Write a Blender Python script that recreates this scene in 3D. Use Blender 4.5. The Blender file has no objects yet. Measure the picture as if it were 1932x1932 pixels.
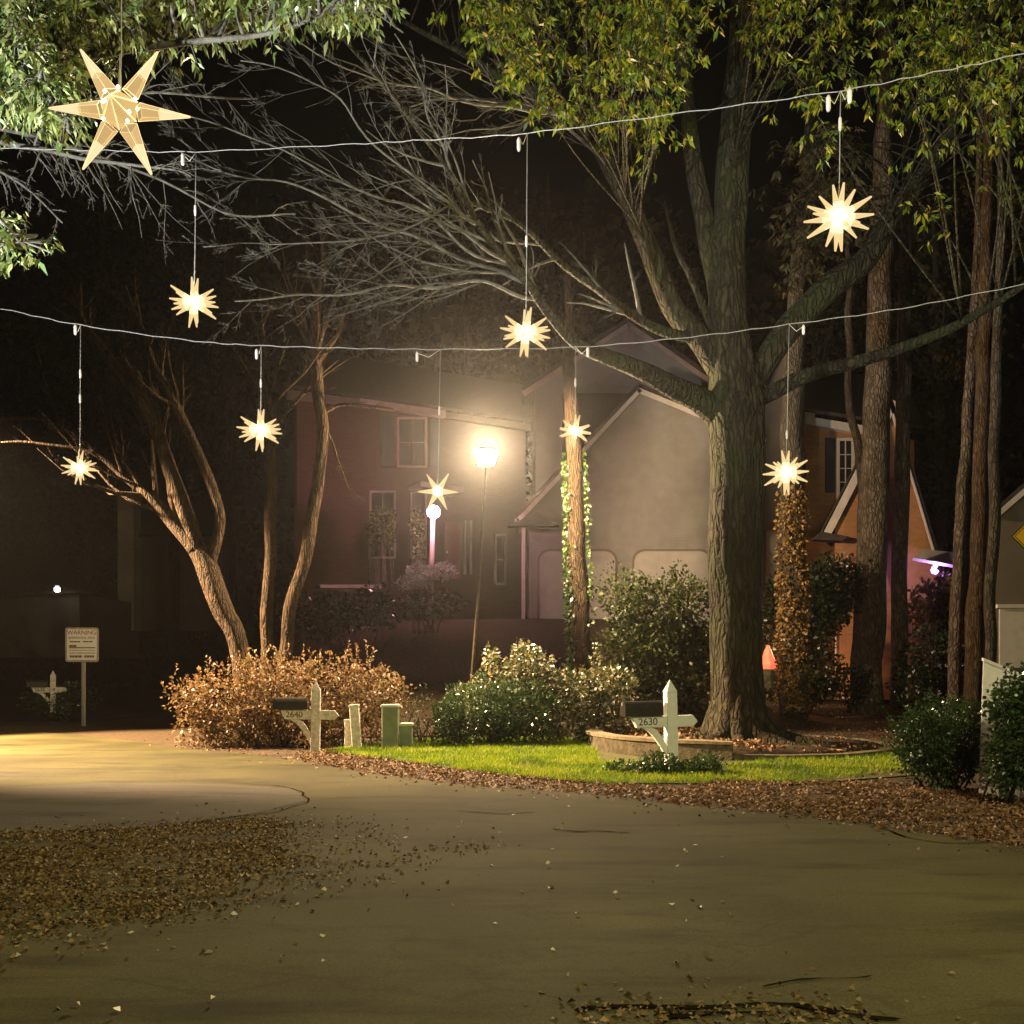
import bpy, bmesh, math, random
import numpy as np
from mathutils import Vector, Matrix, Euler, noise

random.seed(7); RNG = np.random.default_rng(7)
SC = bpy.context.scene
COL = SC.collection
R = math.radians

# ------------------------------------------------------------------ camera, world, lights, exposure
CAM_H, K, HOR, CX = 1.6, 1896.0, 1258.0, 966.0          # eye height, focal length / horizon / centre measured on a 1932 px picture
cam_d = bpy.data.cameras.new('camera'); cam = bpy.data.objects.new('camera', cam_d); COL.objects.link(cam)
cam.location = (0, 0, CAM_H); cam.rotation_euler = (R(90), 0, 0)
cam_d.sensor_width = 36; cam_d.lens = 36 * K / 1932; cam_d.shift_y = (HOR - 966) / 1932
cam_d.clip_start = 0.05; cam_d.clip_end = 500
SC.camera = cam
W = bpy.data.worlds.new('World'); SC.world = W; W.use_nodes = True
nt = W.node_tree; bg = nt.nodes['Background']
sky = nt.nodes.new('ShaderNodeTexSky'); sky.sky_type = 'NISHITA'; sky.sun_disc = False
sky.sun_elevation = R(1.0); sky.sun_rotation = R(200)
nt.links.new(sky.outputs[0], bg.inputs[0]); bg.inputs[1].default_value = 0.001
SC.view_settings.view_transform = 'Standard'; SC.view_settings.look = 'None'
SC.view_settings.exposure = 0; SC.view_settings.gamma = 1
SC.cycles.max_bounces = 6; SC.cycles.transparent_max_bounces = 24; SC.cycles.volume_bounces = 0
SC.cycles.sample_clamp_indirect = 2.0
SC.cycles.use_denoising = True

P_STREET = 10500      # visible street lamp, spot cone shaped to keep light off the house
P_LEFT = 72000       # street lamp assumed along the road, unseen, out of frame on the left
P_SIDE = 8000        # same lantern, towards the right hand gardens
P_COOL = 14000        # unseen white lamp assumed left of the frame, added to brighten the leafy tree
P_RIGHT = 3600       # unseen yellowish lamp added right of the frame to brighten the big crown
P_REAR = 5000        # unseen lamp added behind the viewer to brighten the near road
P_STAR = 350
HAZE = 0.0007

# ------------------------------------------------------------------ helpers
def gz(x, y):
    """terrain height: the front gardens climb to the houses behind the street"""
    t = min(max((y - 23.5 - 8.5 * min(max((-7 - x) / 4, 0), 1)) / 11.0, 0), 1); t = t * t * (3 - 2 * t)
    w = max(0.12, 1 - (x - 5) / 4.0) if x > 5 else max(0.12, 1 - (-7 - x) / 4.0) if x < -7 else 1.0
    return 3.25 * t * w
def P(px, py, Y):
    return Vector(((px - CX) / K * Y, Y, CAM_H + (HOR - py) / K * Y))
def G(px, py):
    Y = CAM_H * K / (py - HOR); return Vector(((px - CX) / K * Y, Y, 0))
def GX(px, Y):
    x = (px - CX) / K * Y; return Vector((x, Y, gz(x, Y)))

class MB:
    def __init__(s): s.v = []; s.f = []; s.smooth = True
    def box(s, c, d, rz=0.0, M=None):
        c = Vector(c); h = Vector(d) / 2; b = len(s.v); rot = Matrix.Rotation(rz, 3, 'Z')
        for x in (-1, 1):
            for y in (-1, 1):
                for z in (-1, 1):
                    p = rot @ Vector((x * h.x, y * h.y, z * h.z)) + c
                    s.v.append(tuple(M @ p if M else p))
        for q in ((0,1,3,2),(4,6,7,5),(0,4,5,1),(2,3,7,6),(0,2,6,4),(1,5,7,3)): s.f.append([b + i for i in q])
        return s
    def prism(s, pts, vec):
        b = len(s.v); n = len(pts); vec = Vector(vec)
        for p in pts: s.v.append(tuple(p))
        for p in pts: s.v.append(tuple(Vector(p) + vec))
        s.f.append([b + i for i in range(n)]); s.f.append([b + n + i for i in reversed(range(n))])
        for i in range(n):
            j = (i + 1) % n; s.f.append([b + i, b + n + i, b + n + j, b + j])
        return s
    def bar(s, a, c, w, h):
        """rectangular bar from a to c"""
        a = Vector(a); c = Vector(c); d = (c - a).normalized()
        u = d.cross(Vector((0, 1, 0))); u = u.normalized() if u.length > .1 else Vector((1, 0, 0)); v = d.cross(u).normalized()
        q = [a + u * w/2 + v * h/2, a - u * w/2 + v * h/2, a - u * w/2 - v * h/2, a + u * w/2 - v * h/2]
        return s.prism(q, c - a)
    def tube(s, pts, rads, n=6, rough=0.0, cap=True):
        pts = [Vector(p) for p in pts]; m = len(pts); b = len(s.v)
        t0 = (pts[1] - pts[0]).normalized()
        u = t0.cross(Vector((0, 0, 1)));
        if u.length < .05: u = t0.cross(Vector((0, 1, 0)))
        u.normalize(); ca = [(math.cos(2*math.pi*k/n), math.sin(2*math.pi*k/n)) for k in range(n)]
        for i in range(m):
            t = (pts[min(i+1, m-1)] - pts[max(i-1, 0)])
            t = t.normalized() if t.length > 1e-9 else t0
            u = (u - t * u.dot(t)); u = u.normalized() if u.length > 1e-6 else t.orthogonal().normalized(); w = t.cross(u)
            r = rads[i] if hasattr(rads, '__len__') else rads
            for cx, sx in ca:
                q = r
                if rough: q = r * (1 + (rough * .35 * noise.noise(Vector((pts[i].x*2 + cx*6, pts[i].y*2 + sx*6, pts[i].z*.9))) if n > 18 else 0) + rough * noise.noise(Vector((pts[i].x*.9 + cx*1.6, pts[i].y*.9 + sx*1.6, pts[i].z*.55))))
                s.v.append(tuple(pts[i] + u * (cx * q) + w * (sx * q)))
        for i in range(m - 1):
            for k in range(n):
                k2 = (k + 1) % n
                s.f.append([b + i*n + k, b + i*n + k2, b + (i+1)*n + k2, b + (i+1)*n + k])
        if cap: s.f.append([b + k for k in reversed(range(n))]); s.f.append([b + (m-1)*n + k for k in range(n)])
        return s
    def lathe(s, c, prof, n=20):
        c = Vector(c); b = len(s.v); m = len(prof)
        for r, z in prof:
            for k in range(n):
                a = 2*math.pi*k/n; s.v.append((c.x + r*math.cos(a), c.y + r*math.sin(a), c.z + z))
        for i in range(m-1):
            for k in range(n):
                k2 = (k+1) % n; s.f.append([b+i*n+k, b+i*n+k2, b+(i+1)*n+k2, b+(i+1)*n+k])
        s.f.append([b + k for k in reversed(range(n))]); s.f.append([b+(m-1)*n+k for k in range(n)])
        return s
    def build(s, name, m, parent=None, smooth=False, bevel=0):
        me = bpy.data.meshes.new(name); me.from_pydata(s.v, [], s.f); me.update()
        if bevel or True:
            bm = bmesh.new(); bm.from_mesh(me); bmesh.ops.recalc_face_normals(bm, faces=bm.faces)
            if bevel: bmesh.ops.bevel(bm, geom=bm.edges[:], offset=bevel, segments=2, affect='EDGES', profile=.5)
            bm.to_mesh(me); bm.free()
        if smooth: me.polygons.foreach_set('use_smooth', [True]*len(me.polygons))
        me.materials.append(m); o = bpy.data.objects.new(name, me); COL.objects.link(o)
        if parent: o.parent = parent; o.matrix_parent_inverse = Matrix.Translation(-parent.location) if False else parent.matrix_basis.inverted()
        return o
def empty(name, loc=(0, 0, 0), rz=0.0):
    o = bpy.data.objects.new(name, None); o.location = loc; o.rotation_euler = (0, 0, rz); COL.objects.link(o); o.empty_display_size = .2; return o
def tag(o, label=None, cat=None, group=None, kind=None):
    if label: o['label'] = label
    if cat: o['category'] = cat
    if group: o['group'] = group
    if kind: o['kind'] = kind
    return o
def text_mesh(txt, size, m, name, M, parent=None, depth=.004):
    c = bpy.data.curves.new('txt', 'FONT'); c.body = txt; c.size = size; c.extrude = depth; c.align_x = 'CENTER'; c.align_y = 'CENTER'
    t = bpy.data.objects.new('txt', c); COL.objects.link(t)
    me = bpy.data.meshes.new_from_object(t.evaluated_get(bpy.context.evaluated_depsgraph_get()))
    bpy.data.objects.remove(t); me.transform(M); me.materials.clear(); me.materials.append(m); me.name = name
    o = bpy.data.objects.new(name, me); COL.objects.link(o)
    if parent: o.parent = parent; o.matrix_parent_inverse = parent.matrix_basis.inverted()
    return o

def spline(pts, n=5):
    """Catmull-Rom through (Vector, radius) pairs"""
    out = []; q = [pts[0]] + list(pts) + [pts[-1]]
    for i in range(1, len(q) - 2):
        for k in range(n):
            t = k / n; a, b, c, d = q[i-1][0], q[i][0], q[i+1][0], q[i+2][0]
            p = .5 * ((2*b) + (c - a)*t + (2*a - 5*b + 4*c - d)*t*t + (3*b - a - 3*c + d)*t**3)
            out.append((p, q[i][1] * (1-t) + q[i+1][1] * t))
    out.append(pts[-1]); return out
def wob(path, amt):
    o = []
    for i, (p, r) in enumerate(path):
        s = p * .9; f = amt * min(1, i / 3)
        o.append((p + Vector((noise.noise(s), noise.noise(s + Vector((9, 3, 1))), noise.noise(s + Vector((1, 7, 5))))) * f, r))
    return o
def addpath(mb, path, n=6, rough=0): mb.tube([p for p, r in path], [r for p, r in path], n, rough)
def rvec():
    v = Vector((random.gauss(0, 1), random.gauss(0, 1), random.gauss(0, 1))); return v.normalized()
def grow(mb, path, level, nch, lenf=(.35, .65), ang=(25, 60), bias=Vector((0, 0, .1)), tips=None, t0=.15, flat=.6):
    """side branches along a path, recursively thinner; tips collects (point, direction)"""
    L = sum((path[i+1][0] - path[i][0]).length for i in range(len(path)-1)); m = len(path)
    for c in range(nch[0]):
        t = random.uniform(t0, .97); i = min(int(t * (m-1)), m-2); p, r = path[i]
        d = (path[i+1][0] - p).normalized()
        ax = d.cross(Vector((0, 1, 0)) * flat + rvec() * (1-flat) + Vector((0, .01, 0)))
        ax = (Vector((0, 1, 0)) * random.choice((-1, 1)) * flat + rvec() * (1 - flat)).normalized()
        nd = Matrix.Rotation(R(random.uniform(*ang)), 3, ax) @ d
        ln = L * random.uniform(*lenf) * (1.15 - .55 * t); seg = 4 if level > 1 else 3
        r0 = max(r * random.uniform(.4, .62), .0035); q = p; cp = [(q, r0)]
        for k in range(seg):
            nd = (nd + rvec() * .22 + bias * .25).normalized(); q = q + nd * (ln / seg)
            cp.append((q, max(r0 * (1 - .75 * (k+1) / seg), .0028)))
        mb.tube([a for a, b in cp], [b for a, b in cp], 5 if r0 > .02 else 3, cap=False)
        if tips is not None and level <= 1: tips.append((q, nd)); tips.append((cp[-2][0], nd))
        if level > 1: grow(mb, cp, level-1, nch[1:], lenf, ang, bias, tips, .2, flat)

def quad_mesh(name, V, m, rnd=None, parent=None, per=4):
    n = len(V) // per; me = bpy.data.meshes.new(name)
    me.vertices.add(len(V)); me.vertices.foreach_set('co', np.ascontiguousarray(V, dtype=np.float32).ravel())
    me.loops.add(len(V)); me.loops.foreach_set('vertex_index', np.arange(len(V), dtype=np.int32))
    me.polygons.add(n); me.polygons.foreach_set('loop_start', np.arange(0, len(V), per, dtype=np.int32))
    me.update(calc_edges=True); me.validate()
    a = me.attributes.new('rnd', 'FLOAT', 'FACE'); a.data.foreach_set('value', (RNG.random(n) if rnd is None else rnd).astype(np.float32))
    me.materials.append(m); o = bpy.data.objects.new(name, me); COL.objects.link(o)
    if parent: o.parent = parent; o.matrix_parent_inverse = parent.matrix_basis.inverted()
    return o
def nrm(a): return a / np.maximum(np.linalg.norm(a, axis=1, keepdims=True), 1e-9)
def leaves(name, m, C, D, L, wr=.28, fold=.12, parent=None, rnd=None):
    C = np.asarray(C, float); D = nrm(np.asarray(D, float)); n = len(C); L = np.asarray(L, float).reshape(-1, 1) * np.ones((n, 1))
    S = nrm(np.cross(D, RNG.normal(size=(n, 3)))); N = np.cross(D, S)
    V = np.empty((n, 4, 3)); f = fold * RNG.normal(.6, .5, (n, 1))
    V[:, 0] = C; V[:, 2] = C + D * L - np.array([[0, 0, .12]]) * L
    V[:, 1] = C + D * L * .45 + S * L * wr + N * L * f; V[:, 3] = C + D * L * .45 - S * L * wr + N * L * f
    return quad_mesh(name, V.reshape(-1, 3), m, rnd, parent)
def in_poly(pts, poly):
    x, y = pts[:, 0], pts[:, 1]; ins = np.zeros(len(pts), bool); j = len(poly) - 1
    for i in range(len(poly)):
        xi, yi = poly[i]; xj, yj = poly[j]
        c = ((yi > y) != (yj > y)) & (x < (xj - xi) * (y - yi) / ((yj - yi) + 1e-12) + xi); ins ^= c; j = i
    return ins
def samp(poly, n):
    a = np.array(poly); lo, hi = a.min(0), a.max(0); out = np.zeros((0, 2))
    while len(out) < n:
        q = RNG.random((n * 2, 2)) * (hi - lo) + lo; out = np.vstack([out, q[in_poly(q, poly)]])
    return out[:n]
def gpoly(pl): return [tuple(G(*p)[:2]) for p in pl]

# ------------------------------------------------------------------ materials
def mat(name, c1, c2=None, scale=6, rough=.8, bump=0, bscale=None, detail=6, metal=0, spec=.3, stretch=None):
    m = bpy.data.materials.new(name); m.use_nodes = True; n = m.node_tree.nodes; l = m.node_tree.links; b = n['Principled BSDF']
    b.inputs['Roughness'].default_value = rough; b.inputs['Metallic'].default_value = metal; b.inputs['Specular IOR Level'].default_value = spec
    b.inputs['Base Color'].default_value = (*c1, 1)
    tc = n.new('ShaderNodeTexCoord'); mp = n.new('ShaderNodeMapping'); l.new(tc.outputs['Object'], mp.inputs[0])
    if stretch: mp.inputs['Scale'].default_value = stretch
    if c2:
        t = n.new('ShaderNodeTexNoise'); t.inputs['Scale'].default_value = scale; t.inputs['Detail'].default_value = detail; l.new(mp.outputs[0], t.inputs[0])
        r = n.new('ShaderNodeValToRGB'); r.color_ramp.elements[0].color = (*c1, 1); r.color_ramp.elements[1].color = (*c2, 1)
        r.color_ramp.elements[0].position = .32; r.color_ramp.elements[1].position = .68
        l.new(t.outputs[0], r.inputs[0]); l.new(r.outputs[0], b.inputs['Base Color'])
    if bump:
        t2 = n.new('ShaderNodeTexNoise'); t2.inputs['Scale'].default_value = bscale or scale * 4; t2.inputs['Detail'].default_value = 8; l.new(mp.outputs[0], t2.inputs[0])
        bn = n.new('ShaderNodeBump'); bn.inputs['Strength'].default_value = bump; bn.inputs['Distance'].default_value = .06 if 'bark' in name else .008 if 'asphalt' in name else .03
        l.new(t2.outputs[0], bn.inputs['Height']); l.new(bn.outputs[0], b.inputs['Normal'])
    return m
def leafmat(name, cols, rough=.5, trans=.3, spec=.4):
    m = bpy.data.materials.new(name); m.use_nodes = True; n = m.node_tree.nodes; l = m.node_tree.links; b = n['Principled BSDF']
    at = n.new('ShaderNodeAttribute'); at.attribute_name = 'rnd'; r = n.new('ShaderNodeValToRGB')
    e = r.color_ramp.elements; e[0].color = (*cols[0], 1); e[1].color = (*cols[-1], 1)
    for i, c in enumerate(cols[1:-1]): q = e.new((i + 1) / (len(cols) - 1)); q.color = (*c, 1)
    l.new(at.outputs['Fac'], r.inputs[0]); l.new(r.outputs[0], b.inputs['Base Color'])
    b.inputs['Roughness'].default_value = rough; b.inputs['Specular IOR Level'].default_value = spec
    tr = n.new('ShaderNodeBsdfTranslucent'); l.new(r.outputs[0], tr.inputs[0]); mx = n.new('ShaderNodeMixShader'); mx.inputs[0].default_value = trans
    l.new(b.outputs[0], mx.inputs[1]); l.new(tr.outputs[0], mx.inputs[2]); l.new(mx.outputs[0], n['Material Output'].inputs[0])
    return m
def emit(name, c, s):
    m = bpy.data.materials.new(name); m.use_nodes = True; n = m.node_tree.nodes; b = n['Principled BSDF']
    b.inputs['Base Color'].default_value = (*c, 1); b.inputs['Emission Color'].default_value = (*c, 1); b.inputs['Emission Strength'].default_value = s
    return m
def starmat(name, c, s, clear):
    """lit translucent plastic: part see-through, glowing more where the wall is seen edge-on"""
    m = bpy.data.materials.new(name); m.use_nodes = True; n = m.node_tree.nodes; l = m.node_tree.links; n.remove(n['Principled BSDF'])
    e = n.new('ShaderNodeEmission'); e.inputs[0].default_value = (*c, 1); e.inputs[1].default_value = s
    t = n.new('ShaderNodeBsdfTransparent'); t.inputs[0].default_value = (.95, .85, .62, 1)
    lw = n.new('ShaderNodeLayerWeight'); lw.inputs[0].default_value = .45
    mr = n.new('ShaderNodeMapRange'); mr.inputs['To Min'].default_value = clear; mr.inputs['To Max'].default_value = 1.0
    l.new(lw.outputs['Facing'], mr.inputs['Value'])
    mx = n.new('ShaderNodeMixShader'); l.new(mr.outputs[0], mx.inputs[0]); l.new(t.outputs[0], mx.inputs[1]); l.new(e.outputs[0], mx.inputs[2])
    l.new(mx.outputs[0], n['Material Output'].inputs[0]); return m
def siding(name, c, pitch, dark=.6):
    m = mat(name, c, tuple(x * .86 for x in c), 3, .75); n = m.node_tree.nodes; l = m.node_tree.links
    tc = n.new('ShaderNodeTexCoord'); w = n.new('ShaderNodeTexWave'); w.bands_direction = 'Z'; w.wave_profile = 'SAW'
    w.inputs['Scale'].default_value = 1 / pitch * math.pi / 10 * 2; l.new(tc.outputs['Object'], w.inputs[0])
    bn = n.new('ShaderNodeBump'); bn.inputs['Strength'].default_value = .35; bn.inputs['Distance'].default_value = .02
    l.new(w.outputs['Fac'], bn.inputs['Height']); l.new(bn.outputs[0], n['Principled BSDF'].inputs['Normal']); return m
def brick(name, c1, c2, mortar):
    m = mat(name, c1, None, rough=.85); n = m.node_tree.nodes; l = m.node_tree.links
    tc = n.new('ShaderNodeTexCoord'); mp = n.new('ShaderNodeMapping'); mp.inputs['Rotation'].default_value = (R(90), 0, 0); l.new(tc.outputs['Object'], mp.inputs[0])
    b = n.new('ShaderNodeTexBrick'); b.inputs['Scale'].default_value = 1; b.inputs['Brick Width'].default_value = .22; b.inputs['Row Height'].default_value = .075
    b.inputs['Mortar Size'].default_value = .008; b.inputs['Color1'].default_value = (*c1, 1); b.inputs['Color2'].default_value = (*c2, 1); b.inputs['Mortar'].default_value = (*mortar, 1)
    l.new(mp.outputs[0], b.inputs[0]); l.new(b.outputs[0], n['Principled BSDF'].inputs['Base Color']); return m

def barkmat(name, c1, c2, scale, zs=.16, depth=.05, moss=None):
    m = mat(name, c1, c2, scale, .92, 0, stretch=(1, 1, .4)); n = m.node_tree.nodes; l = m.node_tree.links; b = n['Principled BSDF']; src = b.inputs['Base Color'].links[0].from_socket
    tc = n.new('ShaderNodeTexCoord'); nz = n.new('ShaderNodeTexNoise'); nz.inputs['Scale'].default_value = 3.5; nz.inputs['Detail'].default_value = 4; l.new(tc.outputs['Object'], nz.inputs[0])
    ad = n.new('ShaderNodeVectorMath'); ad.operation = 'MULTIPLY_ADD'; ad.inputs[1].default_value = (.16, .16, .5); l.new(nz.outputs['Color'], ad.inputs[0]); l.new(tc.outputs['Object'], ad.inputs[2])
    mp = n.new('ShaderNodeMapping'); mp.inputs['Scale'].default_value = (1, 1, zs); l.new(ad.outputs[0], mp.inputs[0])
    v = n.new('ShaderNodeTexVoronoi'); v.feature = 'DISTANCE_TO_EDGE'; v.inputs['Scale'].default_value = scale * 1.6; l.new(mp.outputs[0], v.inputs[0])
    mr = n.new('ShaderNodeMapRange'); mr.inputs['From Max'].default_value = .22; l.new(v.outputs[0], mr.inputs['Value'])
    t2 = n.new('ShaderNodeTexNoise'); t2.inputs['Scale'].default_value = scale * 7; t2.inputs['Detail'].default_value = 6; l.new(mp.outputs[0], t2.inputs[0])
    sm = n.new('ShaderNodeMath'); sm.operation = 'MULTIPLY_ADD'; sm.inputs[1].default_value = .5; l.new(t2.outputs[0], sm.inputs[0]); l.new(mr.outputs[0], sm.inputs[2])
    bn = n.new('ShaderNodeBump'); bn.inputs['Strength'].default_value = .9; bn.inputs['Distance'].default_value = depth; l.new(sm.outputs[0], bn.inputs['Height']); l.new(bn.outputs[0], b.inputs['Normal'])
    dk = n.new('ShaderNodeMapRange'); dk.inputs['To Min'].default_value = .45; dk.inputs['To Max'].default_value = 1.15; l.new(mr.outputs[0], dk.inputs['Value'])
    sc = n.new('ShaderNodeVectorMath'); sc.operation = 'SCALE'; l.new(src, sc.inputs[0]); l.new(dk.outputs[0], sc.inputs['Scale']); out = sc.outputs[0]
    if moss:
        t3 = n.new('ShaderNodeTexNoise'); t3.inputs['Scale'].default_value = 1.1; t3.inputs['Detail'].default_value = 6; l.new(tc.outputs['Object'], t3.inputs[0])
        mm = n.new('ShaderNodeMapRange'); mm.inputs['From Min'].default_value = .48; mm.inputs['From Max'].default_value = .62; mm.inputs['To Max'].default_value = .75; l.new(t3.outputs[0], mm.inputs['Value'])
        mx = n.new('ShaderNodeMix'); mx.data_type = 'RGBA'; mx.inputs['B'].default_value = (*moss, 1); l.new(mm.outputs[0], mx.inputs['Factor']); l.new(out, mx.inputs['A']); out = mx.outputs['Result']
    l.new(out, b.inputs['Base Color']); return m
M = {}
M['bark'] = barkmat('oak bark', (.016, .012, .006), (.055, .045, .022), 6, .2, .06, (.03, .034, .009))
M['bark_pale'] = mat('grey twig bark', (.06, .055, .042), (.14, .13, .105), 9, .85, .4, 30)
M['bark_brown'] = barkmat('brown bark', (.03, .018, .008), (.085, .052, .025), 11, .12, .03)
M['bark_left'] = barkmat('shaded brown bark', (.016, .010, .005), (.05, .031, .016), 11, .12, .03)
M['bark_pine'] = barkmat('pine bark', (.05, .038, .025), (.13, .10, .07), 7, .3, .04)
M['bark_dark'] = barkmat('dark bark', (.03, .024, .016), (.075, .062, .045), 9, .25, .03)
M['white_wood'] = mat('weathered white paint', (.72, .74, .72), (.8, .82, .8), 12, .7, .15, 40)
M['white_old'] = mat('dirty white paint', (.5, .45, .38), (.8, .78, .72), 18, .8, .3, 40)
M['black_metal'] = mat('black painted metal', (.012, .012, .011), (.025, .024, .02), 20, .35, spec=.5)
M['number'] = mat('black number', (.015, .015, .012))
M['stone'] = mat('mossy stone', (.06, .05, .028), (.13, .11, .07), 9, .9, .8, 25)
M['cap'] = mat('cap stone', (.13, .10, .06), (.22, .18, .11), 12, .85, .4, 40)
M['green_box'] = mat('green utility plastic', (.17, .21, .14), (.23, .27, .19), 8, .6)
M['box_top'] = mat('pale lid', (.5, .52, .4), (.6, .6, .5), 9, .6)
M['metal'] = mat('galvanised metal', (.35, .33, .29), (.5, .47, .42), 20, .5, metal=.3)
M['sign_white'] = mat('white sign face', (.74, .76, .76), (.8, .81, .8), 15, .5)
M['sign_red'] = mat('faded red lettering', (.32, .06, .03)); M['sign_dark'] = mat('faded dark lettering', (.14, .11, .07))
M['yellow'] = mat('yellow sign', (.75, .42, .02), (.8, .47, .03), 8, .5)
M['cable'] = mat('pale cable', (.2, .195, .19), (.27, .26, .25), 30, .5)
M['lampmetal'] = mat('bronze lamp metal', (.10, .085, .06), (.15, .13, .09), 12, .5, metal=.2)
M['shingle'] = mat('dark shingles', (.035, .03, .026), (.06, .052, .045), 10, .9, .6, 30)
M['siding'] = siding('grey siding', (.25, .235, .22), .2)
M['siding_dark'] = siding('brown siding', (.16, .13, .10), .2)
M['brick'] = brick('red brick', (.07, .027, .019), (.095, .037, .025), (.08, .06, .045))
M['brick_o'] = brick('orange brick', (.30, .125, .045), (.38, .17, .06), (.28, .20, .12))
M['trim'] = mat('house trim', (.5, .45, .42), (.58, .53, .5), 5, .6)
M['trimpink'] = mat('pink tinted trim', (.28, .20, .18), (.34, .25, .23), 5, .6)
M['shutter'] = mat('dark shutter', (.045, .04, .05), None, rough=.6)
M['glass'] = mat('window glass', (.02, .02, .022), None, rough=.08, spec=.6)
M['doorred'] = mat('red door', (.22, .05, .045), (.28, .07, .06), 6, .5)
M['gdoor'] = mat('garage door paint', (.33, .30, .28), (.38, .35, .33), 4, .6)
M['earth'] = mat('leaf strewn earth', (.022, .016, .008), (.07, .042, .018), 14, .95, .8, 40)
M['litter'] = leafmat('fallen leaves', [(.04, .022, .01), (.10, .05, .017), (.17, .09, .032), (.26, .16, .075), (.12, .05, .016)], .7, .1)
M['litter_dry'] = leafmat('old fallen leaves', [(.05, .032, .01), (.11, .068, .02), (.17, .11, .036), (.27, .19, .08)], .8, .15)
M['pale_leaf'] = leafmat('pale fallen leaves', [(.4, .34, .22), (.6, .55, .42)], .6, .1)
M['grass'] = leafmat('grass', [(.06, .11, .004), (.14, .23, .005), (.25, .33, .008), (.32, .31, .03)], .6, .35)
M['canopy'] = leafmat('yellow green leaves', [(.02, .045, .005), (.055, .10, .006), (.11, .16, .008), (.19, .21, .012), (.32, .24, .035)], .45, .35)
M['canopy_pale'] = leafmat('grey green leaves', [(.06, .11, .03), (.14, .19, .05), (.24, .27, .08), (.32, .33, .16)], .4, .3)
M['autumn'] = leafmat('autumn leaves', [(.04, .02, .01), (.15, .075, .03), (.25, .145, .055), (.12, .11, .035), (.30, .18, .115)], .5, .3)
M['laurel'] = leafmat('dark glossy leaves', [(.02, .045, .015), (.035, .07, .02), (.06, .10, .03)], .3, .2, .5)
M['variegated_glint'] = leafmat('green and orange leaves with glints', [(.02, .04, .012), (.045, .075, .02), (.08, .11, .035), (.24, .17, .05), (.66, .64, .54)], .35, .25, .5)  # palest leaf colour paints white lamp glints over the green
M['silver'] = leafmat('silvery leaves', [(.2, .2, .18), (.4, .38, .38)], .5, .2)
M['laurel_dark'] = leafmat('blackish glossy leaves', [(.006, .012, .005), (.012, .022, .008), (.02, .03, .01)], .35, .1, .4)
M['ivy'] = leafmat('ivy leaves', [(.02, .05, .008), (.05, .10, .015), (.10, .16, .04), (.3, .32, .18)], .3, .2, .6)
M['ivy_brown'] = leafmat('brown creeper leaves', [(.10, .05, .012), (.22, .12, .03), (.32, .2, .05)], .5, .2)
M['woods'] = leafmat('far dark leaves', [(.03, .026, .014), (.06, .046, .022), (.09, .06, .03), (.05, .055, .02)], .8, .2, .1)
M['bush_green'] = leafmat('mid green leaves', [(.015, .026, .006), (.035, .055, .01), (.06, .08, .015), (.10, .09, .025)], .5, .25)

# asphalt with patches, stains and hairline cracks
def asphalt(name, c, c2):
    m = mat(name, c, c2, .45, .9, .35, 260, detail=4, spec=.12); n = m.node_tree.nodes; l = m.node_tree.links; b = n['Principled BSDF']
    src = b.inputs['Base Color'].links[0].from_socket; tc = n.new('ShaderNodeTexCoord')
    t = n.new('ShaderNodeTexNoise'); t.inputs['Scale'].default_value = 75; t.inputs['Detail'].default_value = 6; t.inputs['Roughness'].default_value = .75; l.new(tc.outputs['Object'], t.inputs[0])
    mr = n.new('ShaderNodeMapRange'); mr.inputs['From Min'].default_value = .3; mr.inputs['From Max'].default_value = .7; mr.inputs['To Min'].default_value = .55; mr.inputs['To Max'].default_value = 1.45; l.new(t.outputs[0], mr.inputs['Value'])
    mp = n.new('ShaderNodeMapping'); mp.inputs['Scale'].default_value = (.35, 1.3, 1); mp.inputs['Rotation'].default_value = (0, 0, R(12)); l.new(tc.outputs['Object'], mp.inputs[0])
    t2 = n.new('ShaderNodeTexNoise'); t2.inputs['Scale'].default_value = 1.4; t2.inputs['Detail'].default_value = 7; t2.inputs['Roughness'].default_value = .65; l.new(mp.outputs[0], t2.inputs[0])
    mr2 = n.new('ShaderNodeMapRange'); mr2.inputs['From Min'].default_value = .34; mr2.inputs['From Max'].default_value = .5; mr2.inputs['To Min'].default_value = .55; mr2.inputs['To Max'].default_value = 1; l.new(t2.outputs[0], mr2.inputs['Value'])
    nz = n.new('ShaderNodeTexNoise'); nz.inputs['Scale'].default_value = 1.2; nz.inputs['Detail'].default_value = 5; l.new(tc.outputs['Object'], nz.inputs[0])
    ad = n.new('ShaderNodeVectorMath'); ad.operation = 'MULTIPLY_ADD'; ad.inputs[1].default_value = (1.6, 1.6, 0); l.new(nz.outputs['Color'], ad.inputs[0]); l.new(mp.outputs[0], ad.inputs[2])
    v = n.new('ShaderNodeTexVoronoi'); v.feature = 'DISTANCE_TO_EDGE'; v.inputs['Scale'].default_value = .55; l.new(ad.outputs[0], v.inputs[0])
    mr3 = n.new('ShaderNodeMapRange'); mr3.inputs['From Max'].default_value = .012; mr3.inputs['To Min'].default_value = .8; mr3.inputs['To Max'].default_value = 1; l.new(v.outputs[0], mr3.inputs['Value'])
    def mul(a, bb):
        q = n.new('ShaderNodeMath'); q.operation = 'MULTIPLY'; l.new(a, q.inputs[0]); l.new(bb, q.inputs[1]); return q.outputs[0]
    f = mul(mul(mr.outputs[0], mr2.outputs[0]), mr3.outputs[0])
    sc = n.new('ShaderNodeVectorMath'); sc.operation = 'SCALE'; l.new(src, sc.inputs[0]); l.new(f, sc.inputs['Scale']); l.new(sc.outputs[0], b.inputs['Base Color'])
    return m
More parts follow.
